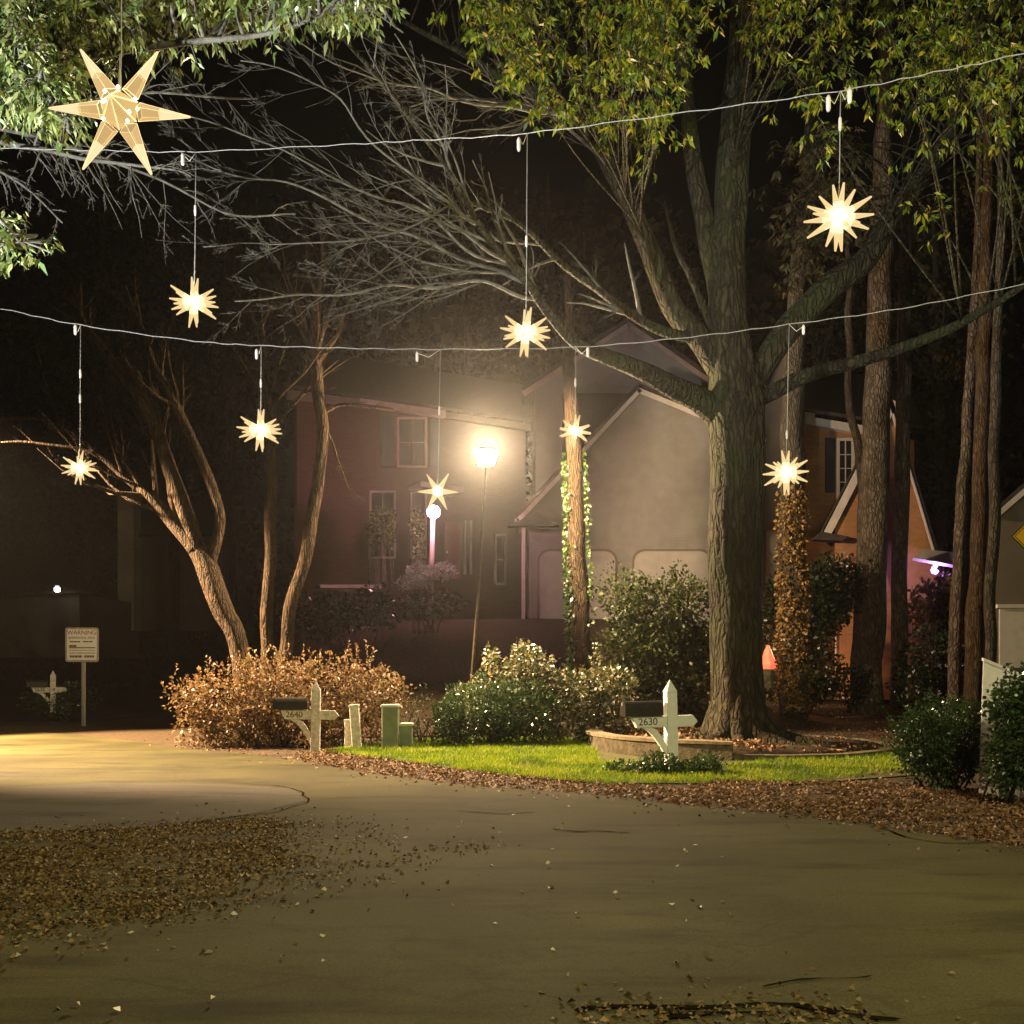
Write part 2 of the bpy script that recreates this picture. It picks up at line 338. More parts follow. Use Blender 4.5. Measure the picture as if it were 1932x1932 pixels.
M['road'] = asphalt('old asphalt', (.034, .031, .011), (.070, .064, .024))
M['patch'] = asphalt('newer asphalt', (.062, .058, .042), (.078, .072, .055))
M['drive'] = mat('dark driveway', (.035, .033, .028), (.055, .052, .042), 2, .9, .4, 40)
M['tar'] = mat('tar', (.006, .005, .003), (.012, .010, .006), 10, 1, spec=0)

# ------------------------------------------------------------------ setting: ground, road
def sheet(name, m, xs, ys, f):
    mb = MB(); nx = len(xs)
    for y in ys:
        for x in xs: mb.v.append((x, y, f(x, y)))
    for j in range(len(ys)-1):
        for i in range(nx-1): mb.f.append([j*nx+i, j*nx+i+1, (j+1)*nx+i+1, (j+1)*nx+i])
    o = mb.build(name, m, smooth=True); return tag(o, kind='structure')
def flat(name, m, poly, z, fine=0):
    me = bpy.data.meshes.new(name); bm = bmesh.new(); vs = [bm.verts.new((x, y, z)) for x, y in poly]; fc = bm.faces.new(vs)
    bmesh.ops.triangulate(bm, faces=[fc]); bmesh.ops.recalc_face_normals(bm, faces=bm.faces)
    if bm.faces[:][0].normal.z < 0: bmesh.ops.reverse_faces(bm, faces=bm.faces)
    bm.to_mesh(me); bm.free(); me.materials.append(m); o = bpy.data.objects.new(name, me); COL.objects.link(o); return tag(o, kind='structure')
xs = list(np.arange(-120, -30, 10)) + list(np.arange(-30, 31, 1.0)) + list(np.arange(40, 130, 10))
ys = list(np.arange(-60, 0, 10)) + list(np.arange(0, 46, 1.0)) + list(np.arange(50, 150, 10))
def ground_h(x, y): return gz(x, y) + .04 * noise.noise(Vector((x * .4, y * .4, 0))) * (1 if y > 22 else 0) - .012
sheet('ground', M['earth'], [float(x) for x in xs], [float(y) for y in ys], ground_h)
edge = [(-420, 1372), (-100, 1374), (100, 1383), (200, 1392), (340, 1410), (470, 1424), (540, 1431), (700, 1460), (900, 1485), (1130, 1500), (1300, 1520), (1500, 1541), (1700, 1566), (1932, 1600), (2300, 1690)]
road_poly = [tuple(G(*p)[:2]) for p in edge]; road_poly = [(-45, 27.0)] + road_poly + [(9, 3), (14, -14), (-45, -14)]
sm = []
for i, p in enumerate(road_poly):                       # slightly ragged kerbless edge
    q = road_poly[(i+1) % len(road_poly)]
    k = 6 if i < len(edge) else 1
    for j in range(k):
        t = j / k; x = p[0]*(1-t)+q[0]*t; y = p[1]*(1-t)+q[1]*t; sm.append((x + .05*noise.noise(Vector((x*2, y*2, 0))), y + .07*noise.noise(Vector((x*2, y*2, 5)))))
flat('road', M['road'], sm, .004)
flat('road_patch', M['patch'], gpoly([(-300, 1500), (0, 1488), (200, 1478), (420, 1480), (555, 1489), (578, 1512), (480, 1536), (300, 1560), (100, 1573), (-300, 1580)]), .008)
cr = MB()
def crack(pl, w):
    pts = spline([(G(*p), w) for p in pl], 6); L = []; Rr = []
    for i, (p, r) in enumerate(pts):
        t = (pts[min(i+1, len(pts)-1)][0] - pts[max(i-1, 0)][0]).normalized(); s = Vector((-t.y, t.x, 0))
        ww = w * (.35 + abs(noise.noise(p * 4)) * 1.6) * (1 if 0 < i < len(pts)-1 else .2); o = s * noise.noise(p * 2.5) * .07
        L.append(p + o + s * ww); Rr.append(p + o - s * ww)
    b = len(cr.v); n = len(L)
    for p in L + Rr: cr.v.append((p.x, p.y, .012))
    for i in range(n-1): cr.f.append([b+i, b+i+1, b+n+i+1, b+n+i])
crack([(430, 1478), (520, 1484), (560, 1492), (580, 1512), (530, 1530), (470, 1540), (300, 1562), (60, 1575)], .013)
crack([(580, 1513), (640, 1508), (720, 1506)], .01)
crack([(860, 1531), (900, 1535), (960, 1537), (1010, 1533)], .016); crack([(1040, 1566), (1090, 1571), (1130, 1569), (1190, 1573)], .018)
crack([(1640, 1560), (1760, 1590), (1900, 1592)], .02)
crack([(1100, 1910), (1200, 1902), (1320, 1905), (1460, 1900), (1580, 1912), (1700, 1925)], .03)
crack([(1250, 1925), (1330, 1915), (1450, 1918)], .03); crack([(1430, 1860), (1560, 1850), (1640, 1842)], .012)
tag(cr.build('road_cracks', M['tar']), kind='structure')
lawn_px = [(610, 1420), (700, 1402), (1000, 1392), (1140, 1396), (1330, 1400), (1500, 1402), (1720, 1408), (1730, 1462), (1500, 1480), (1300, 1478), (1130, 1478), (950, 1462), (800, 1444), (680, 1428)]
M['lawn'] = mat('lawn soil', (.045, .06, .008), (.10, .085, .03), 9, .95, .6, 40)
flat('lawn', M['lawn'], gpoly(lawn_px), .006)
flat('driveway', M['drive'], gpoly([(-420, 1366), (100, 1366), (330, 1345), (420, 1330), (120, 1322), (-420, 1322)]), .006)
def on(P2, z=.012): return np.column_stack([P2, np.full(len(P2), z)])
# grass blades
g1 = samp(gpoly([(610, 1420), (760, 1399), (1000, 1391), (1120, 1396), (1130, 1440), (1340, 1446), (1340, 1480), (1150, 1482), (950, 1464), (800, 1444), (680, 1428)]), 52000)
g2 = samp(gpoly([(1330, 1450), (1500, 1432), (1720, 1425), (1730, 1455), (1500, 1478), (1340, 1476)]), 9000)
fade = lambda q: np.array([.5 + .5 * noise.noise(Vector((x * .8, y * .8, 2))) for x, y in q])
gg = np.vstack([g1, g2]); keep = RNG.random(len(gg)) < (.35 + 1.1 * fade(gg)); gg = gg[keep]
D = RNG.normal(0, .45, (len(gg), 3)); D[:, 2] = 1
gr_ = np.clip(.45 + .55*np.array([noise.noise(Vector((x*1.3, y*1.3, 7))) + .5*noise.noise(Vector((x*5, y*5, 1))) for x, y in gg]) + RNG.normal(0, .16, len(gg)), 0, 1)
o = leaves('grass', M['grass'], on(gg, .005), D, RNG.uniform(.04, .13, len(gg)), .06, .0, None, gr_); tag(o, 'short bright green grass between the road and the clipped shrubs', 'grass', kind='stuff')
# fallen leaves
def litter(name, m, polys, label, size=(.045, .10), zmax=.03, kind='stuff', ratio=.33, thin=-.45):
    q = np.vstack([samp(gpoly(p), n) for p, n in polys]); n = len(q)
    q = q + RNG.normal(0, 1, q.shape) * RNG.choice([.05, .18, .5], (n, 1), p=[.6, .3, .1])
    dens = np.array([noise.noise(Vector((x*.9, y*1.6, 3))) + .7*noise.noise(Vector((x*3, y*4.5, 8))) for x, y in q]); q = q[dens + RNG.normal(0, .22, n) > thin]; n = len(q)
    D = RNG.normal(size=(n, 3)); D[:, 2] *= .07; C = on(q); C[:, 2] += RNG.random(n) ** 2 * zmax
    for i in range(n):
        if C[i, 1] > 23.5: C[i, 2] += gz(C[i, 0], C[i, 1])
    return tag(leaves(name, m, C, D, RNG.uniform(*size, n), ratio, .25), label, 'leaves', kind=kind)
litter('road_leaves', M['litter_dry'], [([(-400, 1585), (0, 1572), (300, 1561), (480, 1545), (560, 1556), (520, 1600), (560, 1635), (440, 1665), (380, 1715), (250, 1740), (0, 1770), (-400, 1800)], 24000),
    ([(-300, 1700), (300, 1690), (640, 1620), (900, 1585), (960, 1600), (700, 1670), (400, 1760), (-300, 1850)], 1100), ([(300, 1550), (720, 1540), (760, 1590), (600, 1680), (300, 1720)], 700),
    ([(1080, 1932), (1120, 1898), (1560, 1895), (1700, 1932)], 420)], 'drift of brown fallen leaves lying on the asphalt', (.018, .05), .008, thin=-.36)
litter('verge_leaves', M['litter'], [([(540, 1430), (700, 1459), (900, 1484), (1130, 1499), (1300, 1519), (1300, 1490), (1130, 1474), (900, 1456), (700, 1428), (620, 1414)], 6500),
    ([(1250, 1512), (1500, 1540), (1700, 1565), (1932, 1600), (2250, 1670), (2250, 1520), (1932, 1500), (1700, 1480), (1500, 1474), (1340, 1470)], 16000),
    ([(560, 1425), (760, 1440), (1100, 1470), (1140, 1455), (900, 1425), (660, 1405)], 2600), ([(1340, 1445), (1720, 1430), (1720, 1462), (1350, 1478)], 1200), ([(330, 1412), (480, 1424), (480, 1400), (330, 1395)], 400),
    ([(1480, 1395), (1720, 1400), (1720, 1350), (1460, 1350)], 2200)], 'brown leaves strewn along the far edge of the road', (.022, .07), .02)
litter('pale_leaves', M['pale_leaf'], [([(0, 1932), (0, 1800), (600, 1560), (1100, 1530), (1400, 1600), (1400, 1932)], 70), ([(620, 1440), (1130, 1480), (1130, 1400), (760, 1405)], 14)], 'scattered pale leaves lying singly on the asphalt', (.03, .06))

# ------------------------------------------------------------------ street lamps, seen and assumed, and added lights
def point(name, loc, power, col, r, parent=None):
    d = bpy.data.lights.new(name, 'POINT'); d.energy = power; d.color = col; d.shadow_soft_size = r
    o = bpy.data.objects.new(name, d); COL.objects.link(o); o.location = loc
    if parent: o.parent = parent; o.matrix_parent_inverse = parent.matrix_basis.inverted()
    return o
def spot(name, loc, power, col, r, aim, cone, parent=None, blend=.5):
    d = bpy.data.lights.new(name, 'SPOT'); d.energy = power; d.color = col; d.shadow_soft_size = r; d.spot_size = R(cone); d.spot_blend = blend
    o = bpy.data.objects.new(name, d); COL.objects.link(o); o.location = loc; o.rotation_euler = Vector(aim).to_track_quat('-Z', 'Y').to_euler()
    if parent: o.parent = parent; o.matrix_parent_inverse = parent.matrix_basis.inverted()
    return o
glow_w = emit('street lamp glass', (1, .78, .5), 14); glow_c = emit('white lamp glass', (.9, .95, 1), 14)
def lantern_lamp(base, top, rad, power, col, gm, label, gname=None):
    t = empty('street_lamp', base); tag(t, label, 'street lamp', gname)
    h = (top - base); MB().lathe(base, [(.16, 0), (.16, .12), (.10, .2), (.085, .9), (.06, 1.0)], 14).build('lamp_base', M['lampmetal'], t, True)
    MB().tube([base + Vector((0, 0, .9)), base + h * .5, top - Vector((0, 0, rad*1.1))], [.045, .035, .026], 10).build('pole', M['lampmetal'], t, True)
    c = top
    MB().lathe(c, [(rad*.62, -rad), (rad*.66, -rad*.97), (rad*1.0, rad*.15), (rad*.98, rad*.2)], 6).build('lantern_glass', gm, t)
    MB().lathe(c, [(rad*1.12, rad*.2), (rad*1.1, rad*.28), (rad*.55, rad*.75), (rad*.12, rad*.9), (rad*.1, rad*1.1)], 6).build('lantern_cap', M['lampmetal'], t)
    f = MB(); f.lathe(c + Vector((0, 0, -rad*1.12)), [(rad*.3, 0), (rad*.64, rad*.1)], 6); f.build('lantern_base', M['lampmetal'], t)
    return t
top = P(917, 856, 23); base = GX(888, 23)
lt = lantern_lamp(base, top, .28, P_STREET, (1, .74, .46), glow_w, 'lit street lamp with a glowing lantern on a tall thin leaning pole')
spot('lamp_light', top + Vector((0, -.33, -.02)), P_STREET, (1, .72, .42), .2, (0, -1, -.3), 158, lt, .3)
spot('lamp_light', top + Vector((.33, .1, 0)), P_SIDE, (1, .72, .42), .2, (1, .42, -.12), 112, lt, .4)
spot('lamp_light', top + Vector((-.33, -.05, 0)), 3600, (1, .70, .40), .2, (-1, -.12, .02), 92, lt, .5)
point('lamp_light', top, 520, (1, .72, .42), .15, lt)
for ch in lt.children:
    if ch.type == 'MESH' and ch.name.startswith('lantern_glass'): ch.visible_shadow = True
def unseen_lamp(base, head, power, col, gm, label, aim=None, cone=140):
    t = empty('street_lamp', base); tag(t, label, 'street lamp')  # these posts are unseen
    MB().tube([base, Vector((base.x, base.y, head.z + .1))], [.09, .06], 10).build('pole', M['lampmetal'], t, True)
    MB().tube([Vector((base.x, base.y, head.z)), Vector((base.x, base.y, head.z + .25)).lerp(head, .5) + Vector((0, 0, .2)), head + Vector((0, 0, .12))], .035, 8).build('arm', M['lampmetal'], t, True)
    MB().box(head + Vector((0, 0, .1)), (.5, .3, .1)).build('lamp_head', M['lampmetal'], t, bevel=.02)
    if aim: spot('lamp_light', head - Vector((0, 0, .1)), power, col, .18, aim, cone, t, .45)
    else: point('lamp_light', head - Vector((0, 0, .1)), power, col, .18, t)
    return t
unseen_lamp(Vector((-16, 22, 0)), Vector((-14.2, 20.5, 8.0)), P_LEFT, (1, .66, .36), glow_w, 'unseen tall street lamp assumed beside the road beyond the warning sign', (.98, -.05, -1.15), 70)
unseen_lamp(Vector((7.5, -1.5, 0)), Vector((4.5, -.5, 9.0)), P_REAR, (1, .90, .46), glow_w, 'unseen lamp added behind the viewer to light the near road')
def added_floodlight(base, aim_at, power, col, cone, gm, label):  # unseen fixture invented to hold an added light
    t = empty('added_floodlight', base); tag(t, label, 'added_floodlight'); h = base + Vector((0, 0, 1.1)); d = (Vector(aim_at) - h).normalized(); q = d.to_track_quat('-Z', 'Y').to_matrix().to_4x4()
    MB().tube([base, h - Vector((0, 0, .1))], .03, 8).build('stake', M['lampmetal'], t, True)
    for nm, m_, z, sz in (('lamp_head', M['lampmetal'], .03, (.3, .22, .12)), ('lens', gm, -.035, (.26, .18, .008))):
        b = MB().box((0, 0, z), sz); b.v = [tuple(Matrix.Translation(h) @ q @ Vector(v)) for v in b.v]; b.build(nm, m_, t)
    spot('lamp_light', h + d*.08, power, col, .08, d, cone, t, .6)
added_floodlight(Vector((-8.2, 5.2, 0)), (-3.2, 10.0, 8.0), P_COOL, (.92, .97, 1), 78, glow_c, 'assumed white lamp added out of view to light the overhanging leafy tree')  # added out of view to brighten the top left leaves
added_floodlight(Vector((7.6, 6.0, 0)), (3.2, 15.5, 12.0), P_RIGHT, (1, .93, .58), 56, glow_w, 'unseen lamp added to light the crown of the big tree')

# ------------------------------------------------------------------ houses
def plane_pt(px, py, A, B, off=0.0):
    """point of the vertical plane through A-B seen at a picture position (for setting out the facades)"""
    dx, dy = B[0]-A[0], B[1]-A[1]; k = (px - CX) / K
    t = (A[0] - k*A[1]) / (k*dy - dx); Y = A[1] + t*dy - off; return P(px, py, Y)
class Facade:
    def __init__(s, A, B):
        s.A, s.B = A, B; d = Vector((B[0]-A[0], B[1]-A[1], 0)).normalized(); s.n = Vector((d.y, -d.x, 0))
        if s.n.y > 0: s.n = -s.n
    def pts(s, pl, off=0.0): return [plane_pt(x, y, s.A, s.B) + s.n * off for x, y in pl]
    def slab(s, name, m, pl, off, th, parent):
        return MB().prism(s.pts(pl, off), -s.n * th).build(name, m, parent)
    def window(s, x0, y0, x1, y1, root, fw=5, bars=(1, 2), m='trim'):
        f = MB(); 
        for q in ([(x0-fw, y0-fw), (x1+fw, y0-fw), (x1+fw, y0), (x0-fw, y0)], [(x0-fw, y1), (x1+fw, y1), (x1+fw, y1+fw), (x0-fw, y1+fw)], [(x0-fw, y0), (x0, y0), (x0, y1), (x0-fw, y1)], [(x1, y0), (x1+fw, y0), (x1+fw, y1), (x1, y1)]):
            f.prism(s.pts(q, .06), -s.n * .1)
        for i in range(1, bars[0]+1):
            x = x0 + (x1-x0)*i/(bars[0]+1); f.prism(s.pts([(x-.7, y0), (x+.7, y0), (x+.7, y1), (x-.7, y1)], .045), -s.n*.03)
        for i in range(1, bars[1]+1):
            y = y0 + (y1-y0)*i/(bars[1]+1); f.prism(s.pts([(x0, y-.7), (x1, y-.7), (x1, y+.7), (x0, y+.7)], .043), -s.n*.03)
        w = f.build('window_frame', M[m], root)
        g = s.slab('pane', M['glass'], [(x0, y0), (x1, y0), (x1, y1), (x0, y1)], .012, .008, w); return w
def rake(name, m, a, b, Y, w, th, back, parent, sx=0):
    A, B = P(*a, Y), P(*b, Y); d = (B - A).normalized(); u = Vector((-d.z, 0, d.x)); u = u if u.z < 0 else -u
    return MB().prism([A, B, B + u*w, A + u*w], (sx, back, 0)).build(name, m, parent)

# central house: grey garage gable, taller gable behind, brick front on the left
H = empty('garage_house', GX(1100, 34)); tag(H, 'large house with a grey double garage gable and dim brick front', 'house')
YG = 34.0
gar = [(988, 1185), (988, 970), (1205, 738), (1330, 788), (1440, 834), (1440, 1185)]
MB().prism([P(x, y, YG) for x, y in gar], (0, 5.5, 0)).build('garage_wall', M['siding'], H)
for a, b in (((976, 976), (1205, 731)), ((1205, 731), (1446, 830))):
    rake('garage_roof', M['shingle'], (a[0], a[1]-9), (b[0], b[1]-9), YG - .3, .13, .1, 6.0, H)
    rake('garage_fascia', M['trim'], a, b, YG - .26, .16, .05, .05, H)
MB().prism([P(958, 992, YG-.55), P(1012, 966, YG-.1), P(1056, 992, YG-.55)], (0, .5, 0)).build('eave_return', M['shingle'], H)
MB().prism([P(984, 985, YG-.08), P(991, 985, YG-.08), P(991, 1180, YG-.08), P(984, 1180, YG-.08)], (0, .07, 0)).build('corner_board', M['trim'], H)
def arch(x0, x1, y0, y1, rr):
    pl = [(x0, y1)] + [(x0 + rr - rr*math.cos(t), y0 + rr - rr*math.sin(t)) for t in np.linspace(0, math.pi/2, 7)] + [(x1 - rr + rr*math.sin(t), y0 + rr - rr*math.cos(t)) for t in np.linspace(0, math.pi/2, 7)] + [(x1, y1)]
    return pl
for x0, x1 in ((1014, 1165), (1193, 1344)):
    fr = MB().prism([P(x, y, YG-.05) for x, y in arch(x0, x1, 1036, 1182, 22)], (0, .045, 0)).build('garage_door', M['siding_dark'], H)
    d = MB().prism([P(x, y, YG-.075) for x, y in arch(x0+4, x1-4, 1040, 1182, 20)], (0, .024, 0)).build('door_panel', M['gdoor'], fr)
Y2 = 38.0
MB().prism([P(x, y, Y2) for x, y in [(1010, 1100), (1010, 733), (1187, 614), (1345, 722), (1345, 1100)]], (0, 5, 0)).build('upper_wall', M['siding'], H)
for a, b in (((985, 738), (1187, 606)), ((1187, 606), (1362, 728))):
    rake('upper_roof', M['shingle'], (a[0], a[1]-9), (b[0], b[1]-9), Y2 - .35, .15, .1, 6, H); rake('upper_fascia', M['trimpink'], a, b, Y2 - .3, .2, .05, .05, H)
MB().prism([P(x, y, Y2-.06) for x, y in [(1176, 624), (1196, 624), (1196, 658), (1176, 658)]], (0, .05, 0)).build('gable_vent', M['trimpink'], H)  # pink of the vent is reflected light put into its colour
MB().prism([P(1060, 742, Y2-.4), P(1345, 742, Y2-.4), P(1345, 870, YG+2), P(1060, 870, YG+2)], (0, .15, -.1)).build('lower_roof', M['shingle'], H)
FA = Facade(((620-CX)/K*35, 35.0), ((990-CX)/K*38.6, 38.6))
FA.slab('brick_front', M['brick'], [(560, 752), (992, 800), (992, 1190), (560, 1190)], 0, .35, H)
FA.slab('eave_board', M['trimpink'], [(676, 755), (835, 778), (835, 790), (676, 768)], .3, .3, H)
FA.slab('eave', M['siding_dark'], [(540, 738), (676, 756), (676, 768), (540, 754)], .25, .25, H); FA.slab('eave', M['siding_dark'], [(835, 779), (995, 802), (995, 814), (835, 790)], .25, .25, H)
e0 = FA.pts([(540, 737), (995, 801)], .35); MB().prism([e0[0], e0[1], e0[1] + Vector((.5, 5, 2.6)), e0[0] + Vector((.5, 5, 2.6))], (0, 0, .12)).build('main_roof', M['shingle'], H)
FA.window(752, 792, 800, 878, H, 5, (1, 1), 'trimpink')
FA.slab('shutter', M['shutter'], [(718, 782), (741, 785), (741, 882), (718, 880)], .07, .05, H); FA.slab('shutter', M['shutter'], [(810, 792), (830, 795), (830, 884), (810, 883)], .07, .05, H)
FA.window(700, 930, 742, 1050, H, 4, (1, 2), 'trimpink'); FA.window(776, 930, 800, 1050, H, 4, (0, 2), 'trimpink')
dr = FA.slab('door', M['doorred'], [(838, 985), (868, 987), (868, 1092), (838, 1092)], .05, .05, H); FA.slab('door_knob', M['trim'], [(841, 1040), (843, 1040), (843, 1044), (841, 1044)], .1, .05, dr)
for x in (874, 885): FA.slab('sidelight', M['trim'], [(x, 982), (x+4, 982), (x+4, 1084), (x, 1084)], .07, .06, H)
FA.slab('porch_shelter', M['trimpink'], [(770, 918), (850, 928), (850, 938), (770, 928)], 1.2, 1.2, H)
FA.window(936, 1012, 950, 1100, H, 4, (0, 1), 'trim')
FA.slab('porch_beam', M['trim'], [(952, 984), (985, 990), (985, 996), (952, 991)], 1.0, .2, H)
FA.slab('step', M['trimpink'], [(575, 1110), (690, 1110), (690, 1116), (575, 1116)], 1.8, .5, H)

# lamp on a white post at the front door, topiary and shrubs along that house
b0 = GX(812, 32.5); t0 = P(818, 966, 32.5)
L4 = empty('porch_lamp', b0); tag(L4, 'small pinkish white lamp glowing on a pale post by the front door', 'lamp')
MB().tube([b0, t0 - Vector((.02, 0, .2))], [.085, .075], 10).build('post', M['trimpink'], L4, True)
MB().lathe(t0, [(.05, -.22), (.19, -.12), (.22, .05), (.13, .18), (.02, .22)], 12).build('lamp_globe', emit('pink white globe', (1, .72, .80), 22), L4, True)
point('lamp_light', t0 + Vector((0, -.35, .05)), 460, (1, .45, .58), .1, L4)

def ell(parts, n, Y, depth):
    """leaf positions through a set of ellipsoids given as picture-sized blobs at distance Y"""
    w = np.array([p[2]*p[3] for p in parts], float); w /= w.sum(); C = []; D = []
    for p, k in zip(parts, (w*n).astype(int)):
        q = nrm(RNG.normal(size=(k, 3))); q[:, 1] = -np.abs(q[:, 1]) * np.where(RNG.random(k) < .75, 1, -1); r = RNG.random((k, 1)) ** .28
        s = Y / K; dy = p[4] if len(p) > 4 else 0
        jit = np.array([[1 + .5*noise.noise(Vector(a)*2.6 + Vector((p[0], p[1], 0)))] for a in q])
        q2 = q * r * jit; c = P(p[0], p[1], Y); a = np.column_stack([q2[:, 0]*p[2]*s, q2[:, 1]*depth, q2[:, 2]*p[3]*s]) + np.array([c.x, c.y + dy, c.z])
        C.append(a); D.append(q + RNG.normal(0, .7, q.shape) + np.array([0, 0, .25]))
    return np.vstack(C), np.vstack(D)
def bush(name, label, parts, n, Y, depth, m, size, base_px, wr=.3, group=None, cat='shrub', stems=14, sm='bark_brown', spray=0):
    b = GX(base_px, Y); t = empty(name, b); tag(t, label, cat, group)
    C, D = ell(parts, n, Y, depth); k = C[:, 2] > np.array([gz(x, y) for x, y in C[:, :2]]) + .02; C, D = C[k], D[k]
    if spray:                                              # upright shoots breaking the outline
        for i in range(spray):
            j = RNG.integers(len(C)); p = C[j]; 
            d = np.array([RNG.normal(0, .35), RNG.normal(0, .3), 1.0]); s = np.linspace(0, RNG.uniform(.15, .45), 12)[:, None]
            C = np.vstack([C, p + d*s]); D = np.vstack([D, RNG.normal(0, .8, (12, 3)) + d])
    leaves('foliage', m, C, D, RNG.uniform(*size, len(C)), wr, .15, t)
    mb = MB()
    for i in range(stems):
        j = RNG.integers(len(C)); e = Vector(C[j]); s = Vector((b.x + random.uniform(-.3, .3) + (e.x-b.x)*.35, b.y + random.uniform(-.2, .2), b.z - .02))
        e = s.lerp(e, .95); addpath(mb, [(s, .018), (s.lerp(e, .5) + rvec()*.08, .012), (e, .005)], 5)
    mb.build('stems', M[sm], t, True); return t
bush('potted_shrub', 'rounded topiary shrub on bare stems beneath the lower brick front window', [(722, 985, 24, 26), (708, 1005, 15, 24), (736, 1010, 12, 26)], 1500, 33.2, .5, M['bush_green'], (.07, .13), 722, sm='bark_pale')
bush('potted_shrub', 'slim tall topiary shrub between the topiary and the post lamp', [(787, 990, 13, 30), (790, 1030, 10, 30)], 900, 33.2, .35, M['bush_green'], (.07, .13), 788, sm='bark_pale')
bush('silver_shrub', 'silvery low shrub in front of the house door', [(795, 1085, 26, 22), (835, 1078, 24, 16), (770, 1100, 18, 12)], 1300, 31.5, .6, M['silver'], (.06, .13), 805)
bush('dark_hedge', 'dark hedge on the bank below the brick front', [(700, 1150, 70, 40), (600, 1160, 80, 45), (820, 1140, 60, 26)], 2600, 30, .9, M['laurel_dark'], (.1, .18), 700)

# brick house on the right
H2 = empty('brick_house', GX(1600, 36)); tag(H2, 'brick house with white bargeboards and steep front gable behind the pines', 'house')
FB = Facade(((1430-CX)/K*35.4, 35.4), ((1800-CX)/K*36.6, 36.6))
FB.slab('brick_wall', M['brick_o'], [(1420, 790), (1725, 830), (1725, 1320), (1420, 1320)], 0, .4, H2)
FB.slab('eave_board', M['trim'], [(1514, 789), (1620, 806), (1620, 822), (1514, 803)], .3, .3, H2)
FB.slab('eave_return', M['trim'], [(1512, 780), (1530, 782), (1530, 792), (1512, 790)], .32, .34, H2)
e0 = FB.pts([(1500, 780), (1740, 815)], .35); MB().prism([e0[0], e0[1], e0[1] + Vector((1, 5, 3.0)), e0[0] + Vector((1, 5, 3.0))], (0, 0, .12)).build('roof', M['shingle'], H2)
FB.window(1583, 832, 1606, 936, H2, 5, (1, 3)); FB.slab('shutter', M['shutter'], [(1556, 826), (1574, 828), (1574, 930), (1556, 930)], .07, .05, H2); FB.slab('shutter', M['shutter'], [(1613, 834), (1624, 836), (1624, 940), (1613, 940)], .07, .05, H2)
YW = 33.0
MB().prism([P(x, y, YW) for x, y in [(1575, 1320), (1575, 985), (1680, 770), (1768, 1048), (1768, 1320)]], (1.2, 3.0, 0)).build('gable_wall', M['brick_o'], H2)
for a, b, w in (((1546, 1014), (1680, 752), .3), ((1682, 752), (1771, 1050), .12)):
    rake('bargeboard', M['trim'], a, b, YW-.2, w, .05, .08, H2); rake('gable_roof', M['shingle'], (a[0], a[1]-7), (b[0], b[1]-7), YW-.2, .1, .1, 3.2, H2, 1.3)
MB().prism([P(1535, 1018, YW-.5), P(1552, 1003, YW-.2), P(1602, 1012, YW-.5), P(1590, 1020, YW-.5)], (0, .5, 0)).build('eave_return', M['shingle'], H2)
MB().prism([P(1723, 1052, YW-.9), P(1742, 1036, YW-.2), P(1800, 1042, YW-.2), P(1800, 1066, YW-.9)], (0, .1, -.08)).build('porch_roof', M['trim'], H2)
fp = MB().prism([P(x, y, 34) for x, y in [(1437, 960), (1480, 960), (1480, 976), (1474, 982), (1443, 982), (1437, 976)]], (0, .3, 0)).build('entablature', M['trim'], H2)
MB().prism([P(x, y, 34.05) for x, y in [(1445, 982), (1474, 982), (1474, 1110), (1445, 1110)]], (0, .2, 0)).build('pilaster', M['trim'], H2)
MB().prism([P(x, y, 33.5) for x, y in [(1412, 775), (1422, 786), (1470, 660), (1466, 640)]], (0, .1, 0)).build('bargeboard', M['trimpink'], H2)
MB().prism([P(x, y, 33.9) for x, y in [(1412, 1000), (1412, 790), (1468, 655), (1500, 700), (1512, 790), (1512, 1000)]], (0, .4, 0)).build('upper_gable', M['siding_dark'], H2)
MB().tube([P(1577, 1180, YW-.1), P(1577, 1250, YW-.1)], .025, 8).build('downpipe', M['trim'], H2, True)
c5 = P(1764, 1075, YW-.75)
L5 = empty('purple_lamp', c5); tag(L5, 'small purple glowing lamp hanging under the brick house porch roof', 'lamp')
MB().lathe(c5, [(.03, -.15), (.11, -.09), (.13, 0), (.09, .1), (.03, .15)], 12).build('bulb', emit('purple bulb', (.55, .22, 1), 9), L5, True)
MB().lathe(c5, [(.04, .13), (.03, .3)], 8).build('cap', M['black_metal'], L5, True)
point('lamp_light', c5 + Vector((0, -.25, 0)), 60, (.5, .25, 1), .1, L5)
# added glowing shape standing in for a lit wall; added lamps wash the brick
c6 = P(1449, 1240, 27.6)
L6 = empty('added_wall_glow', GX(1449, 27.6)); tag(L6, 'added orange pink glow standing in for a lit wall between trunk and shrub', 'wall glow')
MB().lathe(c6, [(.10, -.33), (.26, -.32), (.27, -.2), (.14, .05), (.1, .18), (.03, .33)], 8).build('lantern_glass', emit('orange pink glow', (1, .15, .08), 1.15), L6)
MB().lathe(c6 - Vector((0, 0, .34)), [(.3, -.5), (.28, 0)], 8).build('lantern_base', M['stone'], L6)
point('lamp_light', c6 + Vector((.55, .6, .3)), 80, (1, .34, .16), .15, L6)
point('lamp_light', P(1590, 1265, 32.2), 16, (1, .36, .14), .15, L6)

